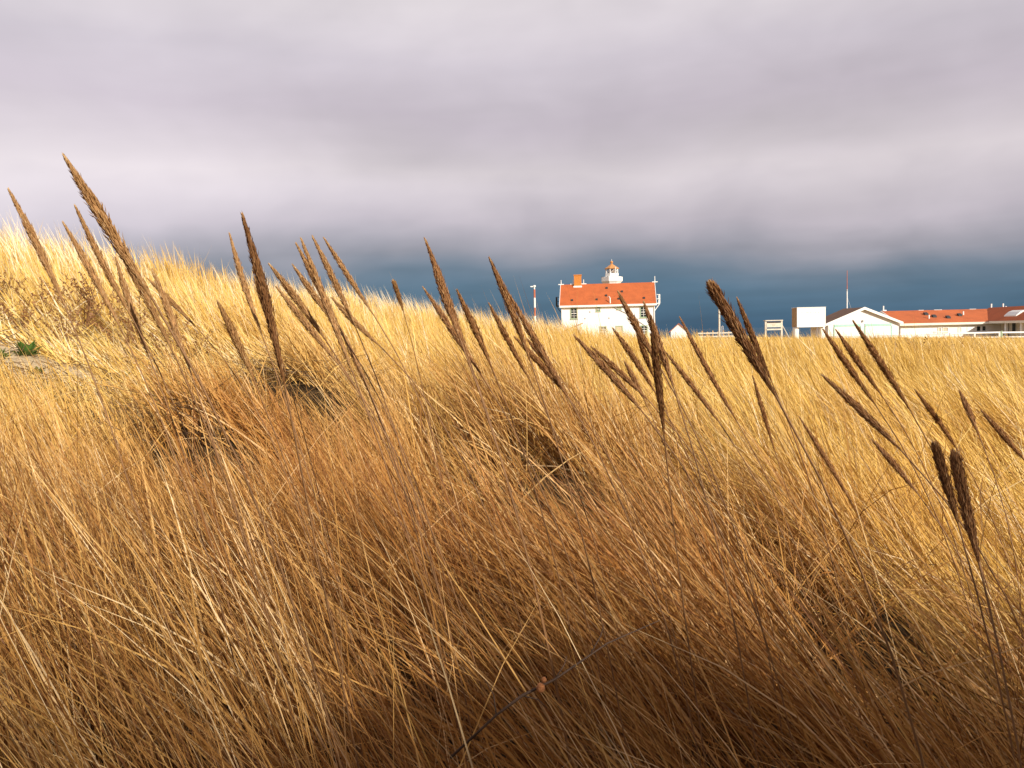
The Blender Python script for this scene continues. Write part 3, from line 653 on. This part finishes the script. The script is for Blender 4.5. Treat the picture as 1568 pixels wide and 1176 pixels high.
# ------------------------------------------------------------------ grass
def blade_mesh(name, bands, mat):
    """bands: list of dicts of numpy arrays; every blade a tapering curved strip"""
    V, FQ, FT, RN, GO = [], [], [], [], []; base = 0
    for d in bands:
        n = len(d['x']); k = d['segs']
        p = np.stack([d['x'], d['y'], d['z']], 1); pts = [p]; tans = []
        for i in range(k):
            tm = (i + .5) / k; th = d['th0'] + (d['th1'] - d['th0']) * tm ** 1.1
            azm = d['az'] + d['twist'] * tm
            tv = np.stack([np.sin(th) * np.cos(azm), np.sin(th) * np.sin(azm), np.cos(th)], 1)
            p = p + tv * (d['L'] / k)[:, None]
            floor = d['z'] + .015 + .05 * d['rnd']; p[:, 2] = np.maximum(p[:, 2], floor)
            pts.append(p); tans.append(tv)
        tans.append(tans[-1])
        rv = np.stack([np.cos(d['roll']), np.sin(d['roll']), .25 * np.sin(d['roll'] * 3)], 1)
        lev = []
        for i in range(k):
            wd = np.cross(tans[i], rv); wd /= np.linalg.norm(wd, axis=1)[:, None] + 1e-9
            hw = (d['w'] * .5 * (1 - (i / k) ** 1.6 * .85))[:, None]
            lev += [pts[i] - wd * hw, pts[i] + wd * hw]
        lev.append(pts[k])
        vv = np.stack(lev, 1).reshape(-1, 3); m_ = 2 * k + 1
        off = (np.arange(n) * m_ + base)[:, None]
        for i in range(k - 1): FQ.append(off + np.array([[2 * i, 2 * i + 1, 2 * i + 3, 2 * i + 2]]))
        FT.append(off + np.array([[2 * k - 2, 2 * k - 1, 2 * k]]))
        V.append(vv); RN.append(np.repeat(d['rnd'], m_)); GO.append(np.repeat(d['gold'], m_)); base += n * m_
    V = np.concatenate(V); RN = np.concatenate(RN); FT = np.concatenate(FT)
    FQ = np.concatenate(FQ) if FQ else np.zeros((0, 4), int)
    me = bpy.data.meshes.new(name)
    me.vertices.add(len(V)); me.vertices.foreach_set('co', V.astype(np.float32).ravel())
    nl = FQ.size + FT.size; me.loops.add(nl)
    me.loops.foreach_set('vertex_index', np.concatenate([FQ.ravel(), FT.ravel()]).astype(np.int32))
    me.polygons.add(len(FQ) + len(FT))
    st_ = np.concatenate([np.arange(len(FQ)) * 4, FQ.size + np.arange(len(FT)) * 3]).astype(np.int32)
    me.polygons.foreach_set('loop_start', st_)
    me.update(calc_edges=True)
    at = me.attributes.new('rnd', 'FLOAT', 'POINT'); at.data.foreach_set('value', RN.astype(np.float32))
    at = me.attributes.new('gold', 'FLOAT', 'POINT'); at.data.foreach_set('value', np.concatenate(GO).astype(np.float32))
    me.polygons.foreach_set('use_smooth', np.ones(len(me.polygons), bool))
    return link(name, me, mat)

SHORT = P(130, 560, 6.4)
def short_zone(x, y):
    k = np.exp(-((x - SHORT.x) / 2.3) ** 4 - ((y - SHORT.y) / 2.0) ** 4)
    for sx, sy, w_, h_ in SCARPS: k = np.maximum(k, .72 * np.exp(-((x - sx) / (w_ * 1.1)) ** 4 - ((y - sy + .16 * sy) / (.17 * sy)) ** 4))
    return k
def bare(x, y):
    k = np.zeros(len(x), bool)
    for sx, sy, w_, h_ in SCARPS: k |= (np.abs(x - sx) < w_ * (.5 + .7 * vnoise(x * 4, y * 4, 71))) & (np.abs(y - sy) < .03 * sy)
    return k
def goldness(x, y):
    """yellower dune and field grass against browner tussocks, partly sun and shade put into the colour"""
    th = np.arctan2(x, y); r = np.hypot(x, y) * (.72 + .56 * vnoise(x * .8, y * .8, 51))
    rb = np.interp(th, [R(-31), R(-12), 0, R(12), R(20), R(31)], [5.0, 6.2, 6.2, 5.0, 3.9, 2.6])  # edge of the browner zone, partly foreground shade painted into the grass
    return sstep(.7, 1.35, r / rb)
def in_sand(x, y):
    return np.hypot((x - SAND.x) / 1.05, (y - SAND.y) / .55) < .6 + .6 * vnoise(x * 2.5, y * 2.5, 21)
def field(r0, r1, a0, a1, per_m2, tuft_n, tuft_r, power=1.0):
    """tufts over a sector: density per m2 at r0 thinning with distance"""
    area_u = R(a1 - a0)
    # density(r) = per_m2 * (r0/r)**power
    rs = np.geomspace(r0, r1, 200); pdf = rs * (r0 / rs) ** power
    cdf = np.concatenate([[0], np.cumsum((pdf[1:] + pdf[:-1]) / 2 * np.diff(rs))]); tot = cdf[-1] * area_u * per_m2
    nt_ = int(tot / tuft_n)
    r = np.interp(rng.random(nt_), cdf / cdf[-1], rs); a = R(a0) + rng.random(nt_) * area_u
    return r * np.sin(a), r * np.cos(a)
def make(tx, ty, tuft_n, tuft_r, Lm, wid, segs, upright=1.0, spread=.55, tone=.5, tonevar=.22, wpow=0.0, stray=.08, gap=.0, lean=1.0):
    if gap > 0:
        keep = vnoise(tx * .9 + 3, ty * .9, 31) * .6 + vnoise(tx * 2.3, ty * 2.3, 32) * .4 > gap
        tx, ty = tx[keep], ty[keep]
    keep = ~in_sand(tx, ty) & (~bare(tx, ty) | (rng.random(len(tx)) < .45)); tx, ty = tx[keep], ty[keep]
    nt_ = len(tx); cnt = rng.poisson(tuft_n, nt_)
    idx = np.repeat(np.arange(nt_), cnt); n = len(idx)
    tlen = rng.normal(1, .16, nt_); ttone = rng.normal(0, .10, nt_); taz = rng.normal(0, .22, nt_); tlean = rng.normal(0, .09, nt_)
    ang = rng.random(n) * 2 * math.pi; q = np.sqrt(rng.random(n)) * tuft_r
    x = tx[idx] + q * np.cos(ang); y = ty[idx] + q * np.sin(ang)
    r = np.hypot(x, y)
    big = vnoise(x * .35, y * .35, 11); 
    sz = short_zone(x, y); L = Lm * tlen[idx] * rng.uniform(.62, 1.12, n) * (.82 + .36 * big) * (1 - .5 * sz)
    L = L * np.where(r > 22, .72 + .56 * vnoise(x * .16, y * .16, 81), 1.0)
    az_ = math.pi + rng.normal(0, spread, n) + taz[idx] + (vnoise(x * .5, y * .5, 12) - .5) * .9
    st_ = rng.random(n) < stray; az_[st_] = rng.random(st_.sum()) * 2 * math.pi
    ph = np.arctan2(x, y)                                        # more upright towards the left of the field
    ln = lean * (.84 + .5 * np.clip(ph / R(31), -1, 1) * .5) * (.8 + .4 * vnoise(x * .6, y * .6, 13))
    th0 = np.clip(R(27) * ln + tlean[idx] + rng.normal(0, .15, n) + .35 * sz, -.2, 1.3)
    th1 = th0 + np.clip(R(21) * ln + rng.normal(0, .17, n), -.15, 1.4)
    th1[st_] += rng.random(st_.sum()) * .6
    bk = rng.random(n) < .03; th1[bk] += rng.uniform(.5, 1.2, bk.sum())
    tone = tone + .12 * goldness(x, y) * (1 - sstep(R(-14), R(2), ph)) * (r > 7)
    rn = np.clip(tone + ttone[idx] + rng.normal(0, tonevar, n), 0, 1)
    w = wid * np.clip(np.exp(rng.normal(-.08, .38, n)), .45, 2.4) * (r / r.min()) ** wpow
    # nothing right in front of the lens
    ok = (r > .42)
    d = dict(x=x, y=y, z=terrain(x, y) - .02, L=L, az=az_, th0=th0, th1=th1, w=w, rnd=rn, roll=rng.random(n) * 2 * math.pi, twist=rng.normal(0, .25, n), gold=np.clip(goldness(x, y) + rng.normal(0, .12, n), 0, 1))
    d = {k_: v_[ok] for k_, v_ in d.items()}; d['segs'] = segs
    return d
def litter(r0, r1, a0, a1, per_m2, wid, L=.5):
    tx, ty = field(r0, r1, a0, a1, per_m2, 1, 0, 1.0); n = len(tx)
    keep = ~in_sand(tx, ty) | (rng.random(n) < .35); tx, ty = tx[keep], ty[keep]; n = len(tx)
    th0 = rng.normal(R(72), .18, n)
    return dict(x=tx, y=ty, z=terrain(tx, ty) + rng.random(n) * .10, L=L * rng.uniform(.5, 1.3, n), az=rng.normal(math.pi, 1.3, n), th0=th0, th1=th0 + rng.normal(.2, .3, n),
                w=wid * rng.uniform(.6, 1.4, n) * (np.hypot(tx, ty) / r0) ** .5, rnd=np.clip(rng.normal(.45, .25, n), 0, 1), roll=rng.random(n) * 6.28, twist=rng.normal(0, .5, n), segs=3, gold=np.zeros(n))

t_near = field(.42, 4.0, -72, 72, 310, 22, .07, -1.12)
t_mid = field(4.0, 10.0, -44, 44, 2100, 22, .10, .7)
near = [make(*t_near, 22, .06,   .82, .0021, 5, tone=.47, tonevar=.31, wpow=.35, gap=.36, spread=.42, stray=.10),
        make(*t_mid, 22, .11, .78, .0052, 4, tone=.55, wpow=.6, gap=.33, spread=.44)]
pr = rng.uniform(-6, 2.4, 470); qr = rng.normal(3.3, .8, 470)  # grass for the added dune behind the camera, dappling its shade
near.append(make(pr * math.cos(SUN_AZ) + qr * math.sin(SUN_AZ), pr * math.sin(SUN_AZ) - qr * math.cos(SUN_AZ), 16, .14, .85, .0035, 3))
o = blade_mesh('tall_grass', near, 'grass_near'); o['kind'] = 'stuff'
tag(o, 'tall windblown straw coloured beach grass filling the foreground', 'grass')
def not_hidden(t_, slack=5.0):
    th = np.arctan2(t_[0], t_[1]); r = np.hypot(*t_); D = np.interp(th, TH, CD)
    k = (r < D + slack) | (D > 32); return t_[0][k], t_[1][k]
t_c = not_hidden(field(9.0, 26, -42, 42, 620, 14, .16, .8))
t_d = not_hidden(field(26, 96, -40, 40, 60, 10, .3, 1.0), 6)
far = [make(*t_c, 14, .17, .72, .009, 3, tone=.52, wpow=.75, gap=.18, spread=.6, lean=.8),
       make(*t_d, 10, .34, .70, .022, 3, tone=.55, wpow=.8, gap=.10, spread=.6, lean=.9)]
# pale flowering stems standing up along the dune crest
tc_ = field(10, 36, -40, 12, 60, 1, 0, .3); thc = np.arctan2(*tc_); rc = np.hypot(*tc_); Dc = np.interp(thc, TH, CD)
kc = (rc > Dc - 3.0) & (rc < Dc + 1.5) & (vnoise(tc_[0] * .8, tc_[1] * .8, 61) > .35); xc, yc = tc_[0][kc], tc_[1][kc]; nc = len(xc)
far.append(dict(x=xc, y=yc, z=terrain(xc, yc), L=rng.uniform(.75, 1.08, nc), az=rng.normal(math.pi, .5, nc), th0=rng.normal(.15, .1, nc), th1=rng.normal(.62, .18, nc), w=np.full(nc, .013),
                rnd=np.ones(nc), gold=np.ones(nc), roll=rng.random(nc) * 6.28, twist=np.zeros(nc), segs=3))
tf_ = field(30, 80, -6, 40, 1.1, 1, 0, .6); nf = len(tf_[0])
far.append(dict(x=tf_[0], y=tf_[1], z=terrain(*tf_), L=rng.uniform(.75, 1.15, nf), az=rng.normal(math.pi, .5, nf), th0=rng.normal(.2, .1, nf), th1=rng.normal(.7, .2, nf), w=np.full(nf, .02),
                rnd=rng.uniform(.5, 1, nf), gold=np.ones(nf), roll=rng.random(nf) * 6.28, twist=np.zeros(nf), segs=3))
o = blade_mesh('dune_grass', far, 'grass_gold'); o['kind'] = 'stuff'
tag(o, 'pale golden grass covering the dune slope and the field behind', 'grass')
o = blade_mesh('straw_litter', [litter(.4, 5, -60, 60, 520, .0022), litter(5, 12, -42, 42, 300, .005)], 'litter'); o['kind'] = 'stuff'
tag(o, 'brown matted dead straw lying under the grass', 'straw')

# ------------------------------------------------------------------ seed heads
def sliver_mesh(name, quads, rn, mat, parent, extra=None):
    """quads: (n,4,3) thin leaf shaped faces"""
    n = len(quads); V = quads.reshape(-1, 3); f = np.arange(n * 4).reshape(-1, 4)
    me = bpy.data.meshes.new(name); me.from_pydata(V.tolist(), [], f.tolist())
    at = me.attributes.new('rnd', 'FLOAT', 'POINT'); at.data.foreach_set('value', np.repeat(rn, 4).astype(np.float32))
    return link(name, me, mat, parent)
def bez(p0, p1, p2, t_): return p0 * (1 - t_) ** 2 + p1 * 2 * t_ * (1 - t_) + p2 * t_ * t_
def seed_stalk(tip, base, wpx, dark=False, blunt=False, bow=.0, label=None, group=None):
    d = 22.5 / wpx                                      # a head is about 17 mm thick
    ptip = P(tip[0], tip[1], d); pb_ = P(base[0], base[1], d * (1 + rng.uniform(-.04, .04)))
    ax = pb_ - ptip; Ln = ax.length; dr = ax.normalized()
    side = dr.cross(Vector((0, 1, 0))).normalized()
    mid = (ptip + pb_) / 2 + side * (bow + rng.normal(0, .012)) * Ln * 1.2
    end_t = (pb_ - mid).normalized()
    # stalk: leaves the head along its axis, steepens to the ground
    gx0 = pb_.x + end_t.x * .35 + .10; gy0 = pb_.y + rng.uniform(.02, .12)
    gz0_ = tz(gx0, gy0) - .03
    ctrl = pb_ + end_t * min(.45, (pb_.z - gz0_) * .5)
    foot = Vector((gx0, gy0, gz0_))
    root = thing('seed_stalk', label, 'grass stalk', foot, 0, group)
    sp_ = [bez(pb_, ctrl, foot, k / 9) - foot for k in range(10)]
    hp = [bez(ptip, mid, pb_, k / 12) - foot for k in range(13)]
    MB().tube(sp_[::-1] + hp[::-1][1:8], [.0015] * 7 + [.0013] * 3 + [.001] * 7, 5).build('stem', 'stalk', root, True)
    # the head: dense upward pointing spikelets round the axis
    n = 980; t_ = np.sort(rng.random(n)) ; quads = np.zeros((n, 4, 3)); rmax = .0064
    P0, P1, P2 = (np.array(v - foot) for v in (ptip, mid, pb_))
    pos = (P0[None] * ((1 - t_) ** 2)[:, None] + P1[None] * (2 * t_ * (1 - t_))[:, None] + P2[None] * (t_ ** 2)[:, None])
    tn = (P1 - P0)[None] * (1 - t_)[:, None] + (P2 - P1)[None] * t_[:, None]; tn = -tn / np.linalg.norm(tn, axis=1)[:, None]   # towards the tip
    prof = np.minimum(1, (t_ + .03) / (.10 if blunt else .38)) ** .75 * np.minimum(1, (1.02 - t_) / .45) ** .7
    lump = .93 + .14 * vnoise(t_ * 14 + rng.random() * 50, np.zeros(n) + rng.random() * 9, 41)
    rad = rmax * prof * lump
    an = rng.random(n) * 2 * math.pi
    ref = np.cross(tn, np.array([0, 1.0, 0])[None]); ref /= np.linalg.norm(ref, axis=1)[:, None]; ref2 = np.cross(tn, ref)
    out_ = ref * np.cos(an)[:, None] + ref2 * np.sin(an)[:, None]; sd_ = np.cross(tn, out_)
    sl_ = rng.uniform(.0065, .012, n) * (.75 + .4 * prof); sw = rng.uniform(.0007, .0014, n)
    c0_ = pos + out_ * (rad * rng.uniform(.45, .85, n))[:, None]
    tp = c0_ + tn * sl_[:, None] + out_ * (rad * np.where(rng.random(n) < .16, rng.uniform(.4, .95, n), rng.uniform(.08, .30, n)) + .0004)[:, None]
    md = (c0_ * .55 + tp * .45) + out_ * (rad * .12)[:, None]
    quads[:, 0] = c0_; quads[:, 1] = md + sd_ * sw[:, None]; quads[:, 2] = tp; quads[:, 3] = md - sd_ * sw[:, None]
    rn = np.clip(rng.normal(.5, .20, n), 0, 1); tipf = t_ < (.06 if blunt else .03); rn[tipf] = np.clip(rn[tipf] + .35, 0, 1)
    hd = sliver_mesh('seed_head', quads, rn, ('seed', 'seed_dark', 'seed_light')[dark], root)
    core = MB(); ts = np.linspace(.02, .98, 12)
    core.tube([bez(ptip, mid, pb_, float(q)) - foot for q in ts],
              [max(.0009, rmax * .74 * float(min(1, (q + .03) / (.10 if blunt else .38)) ** .75 * min(1, (1.02 - q) / .45) ** .7)) for q in ts], 7)
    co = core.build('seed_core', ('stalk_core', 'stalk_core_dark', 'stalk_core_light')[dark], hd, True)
    return root
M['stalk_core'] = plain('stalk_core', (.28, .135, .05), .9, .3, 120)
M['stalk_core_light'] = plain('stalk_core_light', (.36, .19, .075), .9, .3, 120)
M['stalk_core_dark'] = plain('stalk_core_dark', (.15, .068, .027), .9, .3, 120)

A = ('slender tan seed head leaning over the grass near the sandy patch', 'seed heads by the sandy patch')
B = ('tan seed head leaning in a crowded sheaf before the pale dune slope', 'seed heads before the dune slope')
C = ('brown seed head in a fanned sheaf between dune slope and white house', 'seed heads between dune and house')
D_ = ('brown seed head leaning in the sheaf in front of the white house', 'seed heads before the house')
E = ('slim brown seed head leaning over the golden field before sign and garage', 'seed heads before the garage')
heads = [
    ((14, 292), (100, 470), 15, 0, 0, A), ((102, 245), (236, 462), 24, 0, 0, ('tallest and thickest tan seed head, its tip high above the dune', None)),
    ((160, 335), (268, 545), 17, 0, 0, A), ((116, 317), (205, 492), 14, 0, 0, A), ((98, 343), (186, 505), 14, 0, 0, A),
    ((178, 398), (228, 545), 13, 0, 0, A), ((234, 415), (292, 570), 14, 0, 0, A),
    ((228, 428), (300, 500), 11, 0, 0, ('thin tan seed head bowed low across the stems beside the sandy patch', None)), ((335, 465), (388, 580), 16, 0, 0, B),
    ((352, 360), (402, 515), 12, 0, 0, B), ((372, 332), (437, 595), 21, 1, 0, ('thick dark brown upright seed head standing over the crowded tan sheaf', None)),
    ((390, 425), (418, 510), 10, 0, 0, B), ((415, 408), (502, 525), 15, 0, 0, B), ((424, 440), (520, 560), 13, 0, 0, B), ((450, 408), (515, 500), 12, 0, 0, B),
    ((455, 376), (524, 510), 13, 0, 0, B), ((462, 368), (540, 570), 15, 0, 0, B), ((480, 365), (546, 505), 13, 0, 0, B),
    ((497, 366), (572, 482), 11, 0, 0, B), ((510, 458), (582, 530), 12, 0, 0, B), ((520, 500), (570, 610), 11, 0, 0, B),
    ((603, 432), (618, 478), 9, 0, 1, ('short stubby pale seed head alone against the dune grass', None)),
    ((652, 369), (722, 560), 15, 0, 0, C), ((661, 395), (705, 520), 15, 0, 0, C), ((650, 443), (738, 575), 13, 0, 0, C), ((701, 447), (754, 565), 14, 0, 0, C),
    ((751, 399), (812, 552), 16, 0, 0, C), ((782, 455), (872, 612), 15, 0, 0, C), ((750, 467), (810, 580), 12, 0, 0, C), ((790, 518), (868, 605), 13, 0, 0, C),
    ((808, 520), (842, 560), 9, 0, 0, C),
    ((882, 517), (985, 632), 15, 0, 0, D_), ((908, 533), (992, 612), 12, 0, 0, D_), ((940, 505), (1004, 602), 12, 0, 0, D_), ((957, 555), (988, 615), 10, 0, 0, D_),
    ((948, 450), (1012, 565), 14, 0, 0, D_), ((987, 466), (1032, 595), 15, 0, 0, D_), ((975, 508), (1002, 580), 11, 0, 0, D_),
    ((997, 488), (1017, 668), 17, 1, 0, ('dark brown upright seed head crossing the sheaf in front of the house', None)), ((1020, 540), (1102, 648), 11, 0, 0, D_),
    ((1090, 438), (1190, 610), 24, 1, 1, ('stout dark seed head with frayed blunt tip reaching over the service post', None)),
    ((1130, 460), (1182, 585), 13, 1, 0, ('narrow dark seed head pressed against the stout blunt one', None)),
    ((1042, 488), (1130, 648), 11, 0, 0, E), ((1153, 577), (1187, 692), 9, 0, 0, E),
    ((1262, 507), (1342, 622), 13, 0, 0, E), ((1282, 508), (1352, 608), 12, 0, 0, E), ((1308, 494), (1396, 632), 14, 0, 0, E), ((1262, 577), (1382, 692), 15, 0, 0, E),
    ((1402, 598), (1468, 692), 11, 0, 0, E), ((1470, 600), (1500, 668), 11, 0, 0, E), ((1504, 630), (1572, 708), 12, 0, 0, E), ((1337, 675), (1406, 757), 12, 0, 0, E),
    ((1432, 683), (1468, 805), 19, 1, 1, ('dark brush shaped seed head, the thinner of a blunt pair', None)),
    ((1462, 697), (1500, 865), 23, 1, 1, ('darkest thickest brush shaped seed head of a blunt pair', None)),
    ((1225, 640), (1310, 780), 10, 0, 0, E)]
def standout(group):
    """in each sheaf the longest, shortest, most upright and most slanting heads get labels of their own"""
    ids = [i for i, h in enumerate(heads) if h[5] is group]
    ln = {i: math.dist(heads[i][0], heads[i][1]) * 22.5 / heads[i][2] for i in ids}
    sl = {i: abs(heads[i][1][0] - heads[i][0][0]) / abs(heads[i][1][1] - heads[i][0][1]) for i in ids}
    res, left = {}, list(ids)
    for word, key, fn in (('longest', ln, max), ('shortest', ln, min), ('most upright', sl, min), ('most slanting', sl, max)):
        j = fn(left, key=lambda i: key[i]); left.remove(j); res[j] = word
    return res
WORD = {}
for g_ in (A, B, C, D_, E): WORD.update(standout(g_))
for i_, (tip, base_, w_, dk, bl, (lb_, gp)) in enumerate(heads):
    if gp: lb_ = (WORD[i_] if i_ in WORD else 'medium long') + ' ' + lb_
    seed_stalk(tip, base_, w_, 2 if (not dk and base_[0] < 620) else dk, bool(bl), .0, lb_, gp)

# ------------------------------------------------------------------ weeds
def weed(px, py, Y, h, label, group, n_st=7, leafy=True, spreadw=.35, mat='weed'):
    p = P(px, py, Y); z0 = tz(p.x, Y)
    root = thing('dead_weed', label, 'weed', (p.x, Y, z0), 0, group)
    stm = MB(); qs = []
    for k in range(n_st):
        a_ = rng.random() * 6.28; ln = rng.uniform(.15, spreadw) ; hh = h * rng.uniform(.65, 1.05)
        tipv = Vector((math.cos(a_) * ln - .15 * h, math.sin(a_) * ln, hh)); c_ = Vector((tipv.x * .2, tipv.y * .2, hh * .6))
        pts = [bez(Vector((0, 0, -.05)), c_, tipv, q / 5) for q in range(6)]
        stm.tube(pts, [.004 * h + .001] * 3 + [.0025 * h + .0008] * 3, 4)
        for q in range(26 if leafy else 14):
            t_ = rng.uniform(.35, 1.0); b0 = bez(Vector((0, 0, -.05)), c_, tipv, t_)
            dv = Vector(rng.normal(0, 1, 3)).normalized(); b1 = b0 + dv * rng.uniform(.02, .07) * max(h, .5)
            sv = dv.cross(Vector(rng.normal(0, 1, 3))).normalized() * rng.uniform(.006, .016) * max(h, .6)
            m_ = (b0 + b1) / 2; qs.append([b0, m_ + sv, b1, m_ - sv])
    stm.build('stem', 'stalk', root)
    qa = np.array([[list(v) for v in q] for q in qs]); sliver_mesh('dry_leaf', qa, np.clip(rng.normal(.5, .28, len(qa)), 0, 1), mat, root)['kind'] = 'stuff'
    return root
for k, (px_, py_, Y_, h_) in enumerate(((-25, 520, 7.6, .55), (5, 520, 7.9, .5), (35, 520, 7.4, .4), (70, 515, 8.0, .5), (100, 515, 7.5, .4), (130, 510, 8.0, .65), (165, 505, 8.3, .75), (190, 505, 7.7, .45), (215, 515, 8.2, .6), (250, 515, 7.7, .4), (270, 520, 8.3, .45), (300, 530, 8.0, .4))):
    weed(px_, py_, Y_, h_, 'russet dead leafy weed at the foot of the pale dune', 'dead weeds along the dune foot', 14)
for k, (px_, Y_, h_) in enumerate(((1385, 21, .80), (1402, 20, .9), (1422, 22, .85), (1436, 19.5, .75), (1458, 21, .8), (1472, 22, .85), (1490, 20, .75), (1415, 18.5, .72))):
    weed(px_, 540, Y_, h_, 'rust brown seeded weed standing in the golden field before the long building', 'weeds in the field', 14, True, .6)
def green_plant(px, py, Y, r_):
    p = P(px, py, Y); z0 = tz(p.x, Y); root = thing('green_plant', 'small low green leafy plant beside the bare sand', 'plant', (p.x, Y, z0), 0, 'green plants by the sand')
    qs = []
    for k in range(60):
        a_ = rng.random() * 6.28; e_ = rng.uniform(.15, 1.2); ln = r_ * rng.uniform(.4, 1)
        dv = Vector((math.cos(a_) * math.cos(e_), math.sin(a_) * math.cos(e_), math.sin(e_))); b0 = dv * ln * .25; b1 = dv * ln
        sv = Vector((-math.sin(a_), math.cos(a_), 0)) * ln * .17; m_ = (b0 + b1) / 2 + Vector((0, 0, ln * .08)); qs.append([b0, m_ + sv, b1, m_ - sv])
    sliver_mesh('leaf', np.array([[list(v) for v in q] for q in qs]), rng.random(60), 'leaf_green', root)
    MB().tube([(0, 0, -.03), (0, 0, r_ * .3)], .004, 5).build('stem', 'twig', root)
for a_ in ((42, 552, 6.9, .16), (0, 565, 6.6, .12), (62, 600, 6.0, .10), (185, 568, 7.0, .13), (60, 572, 6.5, .07), (125, 540, 7.3, .12)): green_plant(*a_)

# bare twig with orange galls low in the foreground
tw = thing('bare_twig', 'dark bare twig with two small orange galls among the foreground grass', 'twig', P(690, 1160, 1.02))
o0 = tw.location
pts = [P(690, 1160, 1.02), P(760, 1095, 1.0), P(800, 1065, .99), P(850, 1040, 1.0), (P(930, 985, 1.03)), P(1010, 950, 1.08)]
stm = MB().tube([p - o0 for p in pts], [.0019, .0016, .0018, .0014, .0010, .0006], 6)
for (ax, ay), (bx_, by), dd in (((760, 1095), (742, 1040), 1.0), ((800, 1065), (838, 1085), .99), ((905, 1000), (925, 955), 1.02), ((850, 1040), (868, 1004), 1.0)):
    m0, m1 = P(ax, ay, dd) - o0, P(bx_, by, dd + .02) - o0; stm.tube([m0, (m0 + m1) / 2 + Vector((.004, 0, .003)), m1], [.0011, .0008, .0004], 5)
stm.build('stem', 'twig', tw, True)
for px_, py_, r_ in ((828, 1053, .0052), (833, 1041, .0032)):
    c_ = P(px_, py_, .985) - o0
    MB().lathe([(r_ * math.sin(math.pi * k / 8) + 1e-5, c_.z - r_ * 1.15 * math.cos(math.pi * k / 8)) for k in range(9)], 10, (c_.x, c_.y)).build('gall', 'gall', tw, True)
